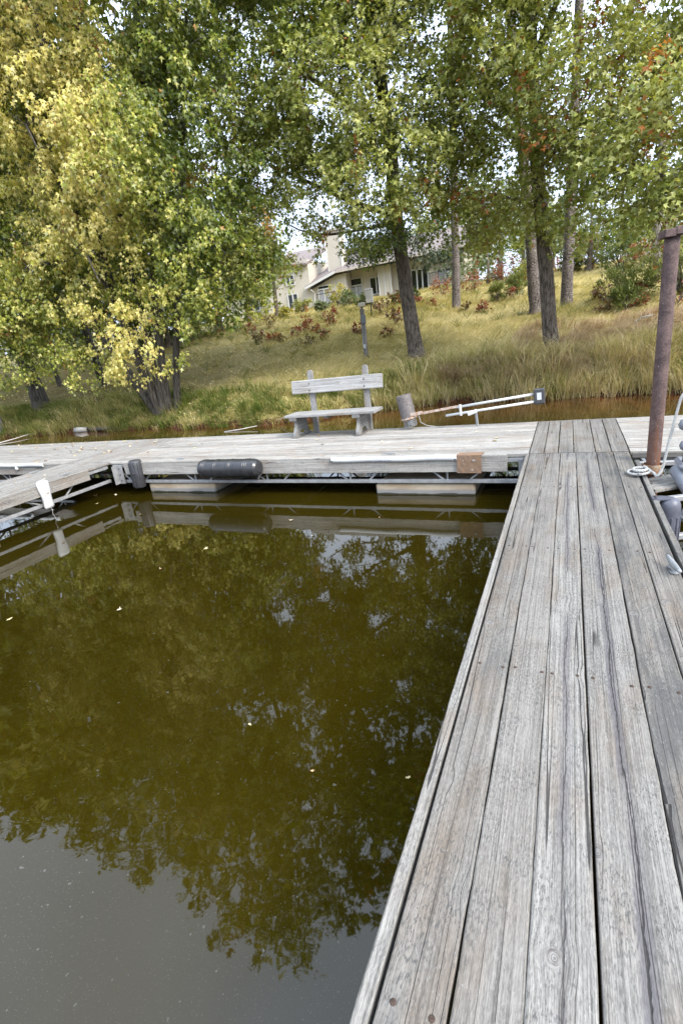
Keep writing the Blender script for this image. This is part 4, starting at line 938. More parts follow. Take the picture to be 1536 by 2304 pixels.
def chain(pix): return [at(x, y, Y) for x, y, Y in pix]
# --- the two oaks on the bank
bC = hit(938, 800)
tree('oak_tree', 'oak with a leaning brown trunk between the service post and the slender pine', bC,
     [(np.array([bC - [0, 0, .2]] + chain([(918, 680, bC[1]), (897, 540, bC[1] - .1), (888, 440, bC[1] - .1), (878, 300, bC[1]), (850, 130, bC[1]), (828, 30, bC[1])]) + [bC + [-1.6, .3, 14], bC + [-1.4, 0, 21]]), .235, .05),
      (np.array(chain([(884, 480, bC[1] - .2), (800, 462, bC[1] - .6), (720, 420, bC[1] - 1.0), (650, 385, bC[1] - 1.2), (600, 370, bC[1] - 1.3)])), .085, .02),
      (np.array(chain([(878, 300, bC[1]), (790, 235, bC[1] - .5), (690, 170, bC[1] - .8), (560, 80, bC[1] - 1.0)])), .085, .02),
      (np.array(chain([(890, 450, bC[1] - .1), (960, 400, bC[1] - .7), (1010, 340, bC[1] - 1.2)])), .06, .02),
      (np.array(chain([(893, 500, bC[1] - .1), (790, 520, bC[1] - .8), (690, 540, bC[1] - 1.2), (640, 500, bC[1] - 1.4)])), .05, .012)],
     [((-5.0, 15.3, 7.8), (3.0, 2.8, 2.3), 1.0), ((-7.0, 14.8, 4.9), (1.5, 1.2, .9), .9), ((-4.1, 13.6, 5.6), (1.7, 1.1, 1.3), 1.5), ((-7.6, 14.4, 7.6), (1.5, 1.6, 1.7), 1.2), ((-4.6, 15.8, 4.6), (1.7, 1.3, .7), .8), ((-3.3, 14.6, 4.6), (.9, 1.0, .8), .9), ((-2.6, 14.8, 7.6), (1.3, 1.5, 2.0), .9), ((-6.2, 15.2, 5.9), (1.3, 1.2, .9), 1.0), (at(625, 330, 14.5), (1.2, 1.0, 1.1), 2.2), (at(705, 300, 15), (1.1, 1.0, .9), 1.0), (at(640, 180, 14.6), (1.1, 1.0, 1.1), 1.0), (at(610, 480, 14.2), (.9, .8, .8), 2.2), (at(760, 430, 15.2), (.7, .8, .8), 2.2), (at(780, 110, 14.8), (1.2, 1.2, 1.0), .9), (at(598, 530, 14), (.8, .7, .6), 2.4), (at(560, 600, 13.6), (.6, .6, .6), 2.4), (at(632, 570, 14.5), (.7, .6, .42), 2.4), (at(655, 330, 14.8), (.7, .7, .7), 2.0), (at(585, 430, 14), (.6, .7, .9), 2.2), (at(740, 490, 15), (.55, .6, .5), 2.2), ((-5.6, 15.6, 4.3), (2.2, 1.0, .5), .9),
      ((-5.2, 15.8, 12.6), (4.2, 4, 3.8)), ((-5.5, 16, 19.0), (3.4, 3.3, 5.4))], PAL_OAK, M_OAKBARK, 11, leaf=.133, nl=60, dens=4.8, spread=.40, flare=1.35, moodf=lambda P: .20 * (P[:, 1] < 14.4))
bR = hit(1241, 790)
tree('oak_tree', 'oak with a straight dark trunk rising behind the arm box of the de-icer', bR,
     [(np.array([bR - [0, 0, .2]] + chain([(1232, 660, bR[1]), (1220, 500, bR[1]), (1210, 360, bR[1]), (1203, 220, bR[1]), (1195, 90, bR[1]), (1190, 0, bR[1])]) + [bR + [-.2, .3, 14], bR + [.2, 0, 20]]), .20, .05),
      (np.array(chain([(1205, 130, bR[1]), (1225, 70, bR[1]), (1250, 10, bR[1]), (1275, -60, bR[1])])), .10, .04),
      (np.array(chain([(1209, 350, bR[1]), (1140, 290, bR[1] - .5), (1080, 270, bR[1] - 1.)])), .06, .02),
      (np.array(chain([(1212, 470, bR[1]), (1150, 440, bR[1] - .3), (1070, 430, bR[1] - .6)])), .04, .012),
      (np.array(chain([(1206, 300, bR[1]), (1300, 330, bR[1] - 1.6), (1400, 350, bR[1] - 2.8), (1500, 400, bR[1] - 3.6)])), .085, .02),
      (np.array(chain([(1207, 380, bR[1]), (1250, 350, bR[1] - .6), (1330, 210, bR[1] - 1.5)])), .06, .02)],
     [((.4, 14.6, 7.3), (3.3, 2.6, 2.6), 1.0), ((2.3, 12.5, 4.7), (1.9, 1.5, 1.4), 1.3), ((1.4, 12.0, 3.75), (1.1, .8, .75), 1.6), ((-1.8, 15.2, 5.2), (1.7, 1.3, 1.5), 1.1), ((-1.7, 14.6, 7.6), (1.4, 1.4, 1.6), 1.0), ((.6, 14.2, 4.4), (1.2, 1.0, .8), 1.0), ((4.2, 13.5, 6.2), (2.6, 2.2, 2.6), 1.0), ((-2.0, 15.6, 4.0), (1.2, 1.0, .7), 1.0), ((2.2, 14.5, 5.2), (2.0, 1.4, 1.5), 1.0), ((1.9, 11.6, 3.2), (.8, .6, .6), 1.6), ((1.7, 12.2, 4.0), (1.7, 1.0, 1.1), 1.4), ((2.0, 12.2, 3.0), (1.2, .8, .6), 1.4), ((.2, 13.2, 5.6), (1.3, .9, 1.2), 1.2), (at(1055, 400, 16.3), (1.2, 1.0, 1.1), 1.6), (at(1110, 500, 16.6), (1.2, .9, .6), 1.6), (at(1290, 480, 15.5), (1.2, .9, .6), 1.6), (at(1010, 330, 16.5), (.9, .9, .9), 1.4),
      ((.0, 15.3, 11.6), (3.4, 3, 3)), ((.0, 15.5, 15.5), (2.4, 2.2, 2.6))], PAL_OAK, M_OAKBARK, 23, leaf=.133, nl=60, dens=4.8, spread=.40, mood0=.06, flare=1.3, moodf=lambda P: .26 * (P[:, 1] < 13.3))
# --- the maples on the left
bM = hit(376, 918)
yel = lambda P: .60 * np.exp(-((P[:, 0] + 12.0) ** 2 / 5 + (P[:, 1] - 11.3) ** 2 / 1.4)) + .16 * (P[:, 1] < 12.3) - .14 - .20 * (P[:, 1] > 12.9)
tree('maple_tree', 'silver maple with a fan of several stems at the water edge', bM,
     [(np.array([bM + [-.30, -.12, -.15], bM + [-.95, -.25, 1.0], bM + [-1.8, -.4, 2.8], bM + [-2.6, -.5, 6], bM + [-3.6, -.4, 11], bM + [-4, 0, 17]]), .15, .04),
      (np.array([bM + [-.12, -.18, -.15], bM + [-.30, -.35, 1.0], bM + [-.6, -.5, 3.0], bM + [-1.0, -.5, 8], bM + [-1.2, -.2, 14], bM + [-1.0, 0, 22]]), .15, .04),
      (np.array([bM + [.04, -.2, -.15], bM + [.05, -.25, 1.0], bM + [.0, -.2, 3], bM + [-.2, 0, 9], bM + [.1, .2, 16], bM + [.2, .2, 24]]), .12, .04),
      (np.array([bM + [.18, -.1, -.15], bM + [.25, -.15, 1.0], bM + [.5, -.1, 3], bM + [1.2, .2, 7], bM + [1.8, .5, 12], bM + [2, .6, 18]]), .13, .04),
      (np.array([bM + [.42, 0, -.15], bM + [.66, 0, 1.0], bM + [1.1, .2, 3], bM + [1.9, .5, 6], bM + [2.9, .8, 10]]), .12, .04),
      (np.array([bM + [-.6, -.5, 3.2], bM + [-.3, -1.4, 4.6], bM + [.4, -2.2, 4.6], bM + [.9, -2.4, 3.6]]), .05, .012),
      (np.array([bM + [-1.2, -.4, 5.5], bM + [-.8, -1.8, 7.4], bM + [0, -2.7, 7.6], bM + [.5, -2.9, 6.6]]), .06, .012),
      (np.array([bM + [.9, .2, 3.2], bM + [2.2, -.3, 4.8], bM + [3.2, -.6, 4.8], bM + [3.8, -.7, 4.0]]), .05, .012),
      (np.array([bM + [-1.8, -.4, 4.0], bM + [-2.6, -1.2, 5.2], bM + [-3.2, -1.6, 4.6], bM + [-3.4, -1.7, 3.2]]), .05, .012)],
     [((-12.0, 13.6, 6.6), (4.2, 2.6, 3.4), .85), ((-11.5, 12.0, 6.3), (2.3, 1.0, 2.0), 1.2), ((-10.5, 11.4, 6.8), (1.3, .9, 1.6), 1.4), ((-12.6, 11.4, 8.2), (1.8, 1.0, 1.3), 1.4), ((-11.4, 12.0, 2.5), (.8, .6, .9), 1.6), ((-12.2, 11.9, 1.5), (.6, .5, .5), 2.2), ((-9.3, 13.0, 4.6), (1.6, 1.2, 1.9), 1.2), ((-8.3, 13.6, 5.2), (1.4, 1.1, 1.5), 1.2), ((-8.8, 13.2, 3.2), (1.0, .8, .8), 1.2), ((-8.9, 13.4, 8), (1.8, 1.6, 2.0), 1.0), ((-14.3, 12.4, 4.2), (1.6, 1.0, 1.7), 1.2), ((-14.0, 12.2, 1.9), (1.2, .7, .8), 1.1), (at(60, 740, 12.4), (1.4, .7, .7), 1.6), (at(150, 790, 12.2), (.9, .6, .6), 2.0), (at(235, 690, 12.1), (.8, .6, .9), 1.8), (at(420, 700, 12.6), (.6, .5, .7), 1.8), (at(345, 650, 12.2), (.9, .6, .7), 1.6), (at(300, 830, 12.0), (.55, .4, .32), 2.4), (at(490, 560, 13), (1.0, .8, .9), 1.4), (at(385, 800, 12.4), (.4, .35, .4), 2.2), (at(20, 640, 11.8), (1.0, .7, .9), 1.6),
      ((-12.3, 13.5, 12.6), (5.6, 4.2, 4.6)), ((-12, 14, 19.5), (4.6, 4, 5.6))], PAL_MAPLE, M_MAPLEBARK, 31, leaf=.130, tmpl=MAPLEAF, droop=.75, upb=.25, facing=1.0, lift=.5, nl=56, dens=4.2, spread=.38, moodf=yel, flare=1.15)
bL = hit(95, 915)
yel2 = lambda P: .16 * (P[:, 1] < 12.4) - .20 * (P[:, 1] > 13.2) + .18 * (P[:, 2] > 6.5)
tree('maple_tree', 'stout maple trunk on the shaded bank at the far left', bL,
     [(np.array([bL - [0, 0, .2], bL + [-.1, 0, 1.5], bL + [-.3, -.1, 4], bL + [-.2, -.2, 9], bL + [.2, 0, 15], bL + [.2, 0, 21]]), .30, .05),
      (np.array([bL + [-.25, -.1, 3.2], bL + [1.2, -.9, 5.5], bL + [2.6, -1.8, 6.2], bL + [3.4, -2.3, 5.4]]), .08, .015),
      (np.array([bL + [-.25, -.1, 4.2], bL + [-1.6, -.9, 6.5], bL + [-2.6, -1.6, 7]]), .08, .015)],
     [((-18.0, 13.0, 5.6), (3.4, 2.0, 3.2), 1.0), ((-16.4, 12.0, 4.4), (1.6, 1.0, 2.0), 1.4), ((-17.5, 12.2, 2.1), (1.6, .8, .8), 1.3), ((-17.0, 12.4, 8.4), (2.2, 1.5, 1.6), 1.2), ((-19, 14, 11.5), (4.8, 3.8, 4.4)), ((-19, 14, 17.5), (4.2, 3.8, 5.5))],
     PAL_MAPLE, M_MAPLEBARK, 41, leaf=.130, tmpl=MAPLEAF, droop=.75, upb=.25, facing=1.0, lift=.5, nl=58, dens=3.8, spread=.40, moodf=yel2, flare=1.4)
for k, (px, py, r0, lab, dx) in enumerate(((4, 966, .10, 'slim pale maple trunk at the left edge of the picture by the waterline', -.1), (136, 868, .09, 'thin young maple stem behind the stout maple at the far left', -.5), (236, 868, .17, 'dark maple trunk standing behind the hanging yellow leaves', -.6))):
    b_ = hit(px, py); tree('maple_tree', lab, b_, [(np.array([b_ - [0, 0, .15], b_ + [dx * .4, 0, 2], b_ + [dx, 0, 5], b_ + [dx * 1.5, .3, 10], b_ + [dx * 1.5, .3, 13]]), r0, .03)],
         [(b_ + [dx, .2, 7.2], (2.2, 1.8, 2.6), .8), (b_ + [dx * 1.5, .3, 11.5], (2.2, 2.0, 2.6))], PAL_MAPLE, M_MAPLEBARK if k != 0 else M_PALEBARK, 51 + k, leaf=.15, tmpl=MAPLEAF, droop=.6, upb=.3, facing=.9, nl=38, dens=2.4, mood0=-.1, group='slim maples on the left bank')

for k, (X_, lab) in enumerate(((-26.5, 'tall maple beyond the left edge, seen mirrored in the slip'), (-34.0, 'farther tall maple beyond the left edge, seen mirrored at the water edge'))):
    Y_ = float(shore(X_)) + 1.6; b_ = np.array([X_, Y_, float(ground(X_, Y_))])
    tree('maple_tree', lab, b_, [(np.array([b_ - [0, 0, .2], b_ + [.1, 0, 5], b_ + [0, .2, 12], b_ + [.2, 0, 19]]), .28, .05)],
         [(b_ + [0, -.3, 7], (4.0, 3.2, 4.5), .35), (b_ + [0, 0, 14], (4.6, 4, 5.5)), (b_ + [0, 0, 19], (3, 3, 3.4))], PAL_MAPLE, M_MAPLEBARK, 57 + k, leaf=.26, tmpl=MAPLEAF, droop=.7, upb=.3, facing=.9, nl=28, dens=2.0, hold=8)
# --- pines on the slope
def pine(px, py, r0, lab, seed, lean):
    b_ = hit(px, py); r = np.random.default_rng(seed)
    top = b_ + np.array([lean[0], lean[1], 17.0])
    return tree('pine_tree', lab, b_, [(np.array([b_ - [0, 0, .15], b_ + np.array([lean[0], lean[1], 17]) * .2, b_ + np.array([lean[0], lean[1], 17]) * .5, top]), r0, .05)],
        [(b_ + [lean[0] * .9, lean[1] * .9, 15.0], (2.0, 2.0, 1.6), .6), (top, (1.5, 1.5, 1.3), .8)], PAL_DARK, M_PINEBARK, seed, leaf=.16, nl=50, dens=1.2, hdens=1.0, lmat=M_NEEDLE, group='pines on the slope', flare=1.2)
pine(1207, 702, .225, 'rough flaky pine trunk immediately left of the straight dark oak trunk', 61, (-1.6, .2))
pine(1274, 684, .205, 'rough flaky pine trunk immediately right of the straight dark oak trunk', 62, (.3, .2))
pine(1026, 694, .19, 'slender split-barked pine trunk right of the leaning oak', 63, (.2, .1))
b_ = hit(1474, 613); tree('bare_snag', 'pale dead trunk just left of the rusted pile top', b_, [(np.array([b_ - [0, 0, .1], b_ + [-.05, 0, 3], b_ + [-.1, 0, 7], b_ + [-.1, 0, 9]]), .24, .10)], [(b_ + [0, 0, 9.5], (1.6, 1.6, 1.6))], PAL_DARK, M_PALEBARK, 64, leaf=.16, dens=1.0, flare=1.15)

# --- the cedar before the house and the trees of the background
def at_r(x, y, Y): return np.array(at(x, y, Y))
cb_ = np.array([at(905, 660, 31)[0], 31.0, 0]); cb_[2] = ground(cb_[0], 31.0)
tree('cedar_tree', 'dark blue-green cedar boughs behind the leaning oak trunk, before the house', cb_, [(np.array([cb_ - [0, 0, .1], cb_ + [0, 0, 3], cb_ + [-.1, 0, 8]]), .13, .03)],
     [(at(845, 560, 31), (2.2, 1.3, .62), 1.6), (at(985, 568, 31), (2.0, 1.3, .5), 1.5), (at(910, 510, 31), (2.2, 1.5, 1.2), 1.0)], dict(cols=np.array([(.030, .050, .028), (.045, .068, .038), (.065, .085, .048), (.095, .11, .06)]), accent=(.10, .08, .05), pacc=.01), M_OAKBARK, 71, leaf=.16, nl=60, dens=3.0, droop=.35, lmat=M_NEEDLE)
BGT = [  # px, top py, Y, half width m, palette, label
    (1065, 545, 50, 2.6, PAL_PALE, 'pale grey-green willow-like tree at the right end of the house'),
    (1120, 390, 44, 3.0, PAL_DARK, 'dark-stemmed tree on the crest left of the flaky pines'),
    (1175, 400, 58, 4.0, PAL_OAK, 'mid green tree on the skyline behind the flaky pines'),
    (1330, 440, 40, 4.0, PAL_DARK, 'dark spreading evergreen on the crest right of the oak trunk'),
    (1420, 470, 52, 4.0, PAL_DARK, 'deep green tree looming over the far pale roof'),
    (1545, 420, 38, 3.6, PAL_OAK, 'green tree at the right edge above the rusted pile'),
    (1245, 470, 62, 4.0, PAL_OAK, 'green tree on the skyline between the two flaky pines'),
    (592, 490, 40, 2.3, PAL_OAK, 'green tree in front of the left wing of the house'),
    (520, 470, 38, 3.6, PAL_OAK, 'green tree beyond the maples at the foot of the left wing'),
    (430, 380, 30, 4.0, PAL_MAPLE, 'green and yellow tree on the slope behind the fan-stemmed maple'),
    (300, 250, 26, 4.5, PAL_DARK, 'dark tree deep behind the left maples'),
    (150, 150, 27, 5.0, PAL_MAPLE, 'tall green tree deep behind the stout maple'),
    (0, 100, 26, 5.0, PAL_DARK, 'dark tree filling the far left background'),
    (350, 640, 24, 3.6, PAL_DARK, 'low dark understory tree behind the fan-stemmed maple'),
    (230, 640, 23, 3.6, PAL_DARK, 'low dark understory tree between the two big maples'),
    (90, 640, 24, 4.0, PAL_DARK, 'low dark understory tree behind the stout maple'),
    (470, 600, 30, 3.4, PAL_MAPLE, 'low yellow-green understory tree right of the fan-stemmed maple'),
    (1005, 410, 66, 5.0, PAL_OAK, 'hazy green tree rising behind the right end of the house'),
    (1095, 560, 40, 2.2, PAL_PALE, 'small pale green tree at the crest between slender pine and flaky pine'),
    (740, 610, 72, 5.0, PAL_DARK, 'dark tree behind the house ridge'),
]
for k, (px, tpy, Y, hw, pal, lab) in enumerate(BGT):
    tp_ = at(px, tpy, Y); zb = float(ground(tp_[0], Y)); H_ = tp_[2] - zb; b_ = np.array([tp_[0], Y, zb])
    lo = .30 if Y > 35 else .12
    tree('background_tree', lab, b_, [(np.array([b_ - [0, 0, .1], b_ + [.1, 0, H_ * .4], b_ + [0, 0, H_ * .95]]), .10 + H_ * .012, .03)],
         [(b_ + [0, 0, H_ * (lo + .22)], (hw, hw * .8, H_ * .26)), (b_ + [0, 0, H_ * .72], (hw * .8, hw * .7, H_ * .27))], pal, M_OAKBARK, 200 + k, leaf=.36, nl=24, dens=.72, hold=60, spread=.95, mood0=-.02, group='trees of the background')

# ------------------------------------------------------------------ shrubs and seedlings
def bush(name, label, P, size, pal, seed, cat='shrub', group=None, leaf=.12, n=14, nl=26, tall=1.0, lmat=None, tmpl=OAKLEAF, upb=.6, droop=.1):
    r = np.random.default_rng(seed); P = np.array(P, float); root = empty(name, tuple(P)); tag(root, label, cat, group)
    C = in_ell((0, 0, size * .55 * tall), (size * .6, size * .55, size * .5 * tall), n, r, 1.2); C[:, 2] = np.maximum(C[:, 2], .06)
    paths = [bez(np.array([r.normal(0, .04), r.normal(0, .04), -.05]), np.array([c[0] * .3, c[1] * .3, c[2] * .7]), c, 4) for c in C]
    V, F = tubes(paths, [np.linspace(.008 + size * .008, .003, 4)] * len(paths), 4); put('stems', mesh_np('stems', V, F), M_TWIG, root, P)
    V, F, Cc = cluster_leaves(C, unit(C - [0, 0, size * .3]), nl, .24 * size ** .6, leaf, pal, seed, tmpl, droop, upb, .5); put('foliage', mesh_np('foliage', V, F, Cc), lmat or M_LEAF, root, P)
    return root
SEED = [  # px, py (foot), size m, palette, label
    (745, 722, 1.0, PAL_RED, 'largest dark red oak seedling on the open slope left of the service post'), (747, 733, .45, PAL_RED, 'small bright red seedling just below the largest one left of the post'),
    (688, 741, .8, PAL_RED, 'red seedling left of the largest one, mid slope'), (671, 757, .7, PAL_RED, 'low red seedling below and left of the mid slope pair'), (713, 746, .42, PAL_RED, 'tiny red seedling between the mid slope pair and the post'),
    (729, 763, .45, PAL_RED, 'tiny red seedling lowest on the slope straight above the bench back'), (612, 768, .7, PAL_RED, 'red seedling near the edge of the maple shade'), (577, 772, .85, PAL_BRN, 'brown-red seedling half under the maple leaves'),
    (562, 750, .7, PAL_RED, 'red seedling peeping from under the hanging maple leaves'), (637, 770, .42, PAL_BRN, 'small dull brown seedling near the edge of the maple shade'), (611, 738, 1.1, PAL_BRN, 'broad brown-green seedling below the left wing of the house'),
    (692, 776, .5, PAL_BRN, 'flat brown seedling low on the slope above the bench'), (858, 706, .9, PAL_BRN, 'green-brown seedling right of the notice board'), (889, 730, .9, PAL_BRN, 'brown-green seedling against the leaning oak trunk, left side'),
    (871, 757, .35, PAL_BRN, 'tiny dark brown seedling right of the service post'), (808, 747, .4, PAL_RED, 'tiny red seedling touching the service post'), (970, 688, .6, PAL_RED, 'red seedling between the leaning oak and the slender pine'),
    (938, 685, .6, PAL_RED, 'red-green seedling tight right of the leaning oak trunk'), (995, 664, 1.7, PAL_RED, 'tall red bush below the deck railing of the house'), (1066, 655, 1.7, PAL_RED, 'tall red bush right of the slender pine'),
    (1045, 701, .55, PAL_BRN, 'small brown seedling at the foot of the slender pine'), (1090, 703, .6, PAL_RED, 'red seedling alone in the grass between slender pine and flaky pine'), (1140, 640, 2.4, PAL_RED, 'biggest deep red bush on the crest left of the flaky pines'),
    (1112, 640, 1.3, PAL_RED, 'red bush beside the biggest crest bush, its left neighbour'), (1154, 674, .7, PAL_RED, 'red seedling left of the left flaky pine'), (1252, 612, 1.6, PAL_RED, 'red bush between the oak trunk and the right flaky pine'),
    (1443, 600, 2.0, PAL_RED, 'red bush in front of the far pale roof'), (1470, 634, 1.1, PAL_RED, 'red seedling left of the pile below the pale snag'), (1359, 678, .9, PAL_BRN, 'brown seedling left of the big juniper'),
    (1356, 702, .5, PAL_BRN, 'small brown-red seedling below the big juniper on its left'), (1420, 676, .7, PAL_RED, 'orange-red seedling at the foot of the big juniper'), (1438, 686, .45, PAL_RED, 'small red seedling right below the big juniper'), (1522, 690, 1.1, PAL_RED, 'red seedling right of the rusted pile')]
for k, (px, py, s, pal, lab) in enumerate(SEED):
    bush('oak_seedling', lab, hit(px, py), s * .78, pal, 300 + k, 'seedling', 'red seedlings on the slope', leaf=.13 if s < 1.2 else .17, n=int(5 + 5 * s), nl=16 if s < .6 else 22, tall=.8)
PAL_JUN = dict(cols=np.array([(.085, .115, .03), (.13, .165, .04), (.18, .21, .05), (.23, .24, .07)]), accent=(.15, .12, .05), pacc=.01)
for k, (px, py, s, tall, lab) in enumerate(((1412, 668, 1.35, .6, 'big sprawling green juniper on the slope left of the pile'), (1534, 662, 2.2, .8, 'green juniper at the right edge behind the pile'), (1119, 678, .6, 1.1, 'small upright green juniper left of the flaky pines'), (1162, 663, .8, 1.0, 'small green juniper beside the left flaky pine'), (1408, 697, .6, .9, 'small olive juniper below the big one'))):
    bush('juniper', lab, hit(px, py), s, PAL_JUN, 350 + k, 'juniper', 'junipers on the slope', leaf=.16, n=int(12 + 14 * s), nl=60, tall=tall, lmat=M_NEEDLE, tmpl=OAKLEAF * np.array([.35, 1.2, 1]), upb=0.0, droop=-.5)
SHR = [(762, 690, 2.6, 1.2, PAL_YEL, 'yellow-green shrub before the house between its two glass doors'), (682, 704, 2.2, .9, PAL_YEL, 'yellow shrub under the left wing window'), (787, 690, 2.0, .9, PAL_PALE, 'mixed grey-green shrub left of the notice board'), (893, 686, 1.7, .7, PAL_BRN, 'low olive shrub along the house wall left of the oak trunk'),
       (1105, 628, 4.2, 1.1, PAL_PALE, 'broad pale green bush on the crest right of the house'), (1330, 606, 3.6, 1.1, PAL_YEL, 'yellow-green bush on the crest right of the flaky pines'), (1392, 606, 3.0, .8, PAL_DARK, 'dark green bush below the far pale roof'), (1180, 640, 2.2, 1.0, PAL_YEL, 'yellowish bush behind the left flaky pine'),
       (925, 680, 1.8, .7, PAL_DARK, 'low dark shrub under the triple window'), (820, 690, 1.4, .8, PAL_DARK, 'low green shrub behind the notice board'), (725, 700, 1.5, .7, PAL_PALE, 'low pale shrub under the balcony of the house'), (1530, 600, 3.2, 1.2, PAL_BRN, 'russet bush at the right edge beyond the pile'), (1290, 612, 2.2, .8, PAL_DARK, 'dark low bush right of the right flaky pine'), (640, 715, 1.6, .8, PAL_YEL, 'yellow shrub at the corner of the left wing')]
for k, (px, py, s, tall, pal, lab) in enumerate(SHR):
    bush('shrub', lab, hit(px, py), s * .55, pal, 400 + k, 'shrub', 'shrubs near the houses', leaf=.18, n=int(14 + 9 * s), nl=28, tall=tall)

# ------------------------------------------------------------------ grass
def blades(X, Y, Z, h, wd, lean, dirx, diry, col, bend=.6, one=False):
    """three-step blades: (N,) arrays"""
    N = len(X); a = rng.random(N) * 6.283; sx, sy = np.cos(a) * wd / 2, np.sin(a) * wd / 2
    L = np.stack([dirx, diry], 1); b0 = np.stack([X, Y, Z], 1)
    m1 = b0 + np.stack([L[:, 0] * lean * h * .32, L[:, 1] * lean * h * .32, h * .58], 1)
    t1 = b0 + np.stack([L[:, 0] * lean * h * (1 + bend * .3), L[:, 1] * lean * h * (1 + bend * .3), h * (1 - .45 * bend * np.minimum(lean, 1.4))], 1)
    s = np.stack([sx, sy, np.zeros(N)], 1)
    if one:
        V = np.stack([b0 - s, b0 + s, t1 + s * .25, t1 - s * .25], 1).reshape(-1, 3); return V, np.arange(N * 4).reshape(-1, 4), np.repeat(col, 4, 0)
    V = np.stack([b0 - s, b0 + s, m1 + s * .75, m1 - s * .75, t1, t1 + s * .15], 1).reshape(-1, 3)
    i = np.arange(N)[:, None] * 6
    F = np.concatenate([i + np.array([0, 1, 2, 3]), i + np.array([3, 2, 5, 4])])
    return V, F, np.repeat(col, 6, 0)
def pick(cols, f):
    cols = np.array(cols); m_ = np.clip(f, 0, .999) * (len(cols) - 1); i = m_.astype(int); t = (m_ - i)[:, None]; return cols[i] * (1 - t) + cols[i + 1] * t
def grass():
    # lawn of long fine grass, denser near the eye
    N = 100000; d = 1.0 + 42 * rng.random(N) ** 1.9; X = np.where(rng.random(N) < .8, -9 + rng.random(N) * 14 - d * .55 * rng.random(N), -26 + rng.random(N) * 34); Y = shore(X) + d; Z = ground(X, Y)
    P = np.stack([X, Y, Z * 0], 1); s1 = snoise(P, .8, 5); s2 = snoise(P, 2.3, 6)
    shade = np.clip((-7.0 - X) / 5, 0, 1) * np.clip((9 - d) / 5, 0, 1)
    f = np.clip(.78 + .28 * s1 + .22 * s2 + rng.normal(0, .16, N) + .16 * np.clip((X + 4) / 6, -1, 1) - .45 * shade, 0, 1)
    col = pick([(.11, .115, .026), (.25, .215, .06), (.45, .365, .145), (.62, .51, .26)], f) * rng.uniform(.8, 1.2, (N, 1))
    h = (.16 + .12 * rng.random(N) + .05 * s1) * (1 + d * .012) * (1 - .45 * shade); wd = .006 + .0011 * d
    a = .5 + 1.2 * s1 + rng.normal(0, .6, N); lean = .5 + .9 * rng.random(N)
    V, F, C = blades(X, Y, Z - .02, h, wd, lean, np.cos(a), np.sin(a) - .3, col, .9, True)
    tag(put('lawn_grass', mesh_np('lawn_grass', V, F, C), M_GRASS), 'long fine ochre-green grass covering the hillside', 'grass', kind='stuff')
    # tall bank grass overhanging the water, in tussocks
    parts = []; nt = 1500; tx = -27 + rng.random(nt) * 36; td = -.02 + 1.7 * rng.random(nt) ** 1.3; ty = shore(tx) + td
    sn = snoise(np.stack([tx, ty, ty * 0], 1), .9, 9)
    tall = np.clip(.55 + .35 * sn + rng.normal(0, .14, nt), .22, 1.1) * np.where(tx < -9, .62, 1.0) * np.where(td < .4, .8, 1)
    per = 33
    X = np.repeat(tx, per) + rng.normal(0, .09, nt * per); Y = np.repeat(ty, per) + rng.normal(0, .08, nt * per); Z = ground(X, Y); N = len(X)
    base = np.repeat(.50 + .45 * sn + rng.normal(0, .30, nt) + np.where(tx > -2, .18, 0) - np.where(tx < -9, .25, 0), per)
    f = np.clip(base + rng.normal(0, .20, N), 0, 1)
    col = pick([(.10, .145, .026), (.25, .265, .060), (.52, .44, .18), (.72, .60, .36)], f) * rng.uniform(.75, 1.2, (N, 1))
    h = np.repeat(tall * (.95 + .35 * rng.random(nt)), per) * rng.uniform(.6, 1.15, N)
    a = np.arctan2(Y - np.repeat(ty, per) - .05, X - np.repeat(tx, per)) + rng.normal(0, .5, N)
    V, F, C = blades(X, Y, np.maximum(Z, WZ) - .03, h, .011 + .004 * rng.random(N), .25 + .7 * rng.random(N), np.cos(a), np.sin(a) - .25, col, .8)
    tag(put('bank_grass', mesh_np('bank_grass', V, F, C), M_GRASS), 'tall tussocky green and straw grass along the water edge', 'grass', kind='stuff')
    # dry pinkish sedge on the right bank
    nt = 420; tx = np.concatenate([-1.6 + rng.random(260) * 8, -3.6 + rng.random(160) * 4]); td = np.concatenate([.7 + 4.0 * rng.random(260), .5 + 1.2 * rng.random(160)]); ty = shore(tx) + td; per = 55
    X = np.repeat(tx, per) + rng.normal(0, .12, nt * per); Y = np.repeat(ty, per) + rng.normal(0, .11, nt * per); Z = ground(X, Y); N = len(X)
    dirn = np.repeat(rng.normal(.4, .7, nt), per) + rng.normal(0, .35, N)
    col = pick([(.32, .20, .115), (.52, .35, .215), (.65, .48, .32), (.72, .60, .42)], np.clip(np.repeat(rng.normal(.5, .22, nt), per) + rng.normal(0, .18, N), 0, 1))
    V, F, C = blades(X, Y, Z - .02, rng.uniform(.30, .62, N), .010 + .004 * rng.random(N), .6 + .9 * rng.random(N), np.cos(dirn), np.sin(dirn) - .4, col, 1.0)
    tag(put('dry_sedge', mesh_np('dry_sedge', V, F, C), M_GRASS), 'dry pinkish-brown sedge lying in swathes on the right bank', 'grass', kind='stuff')
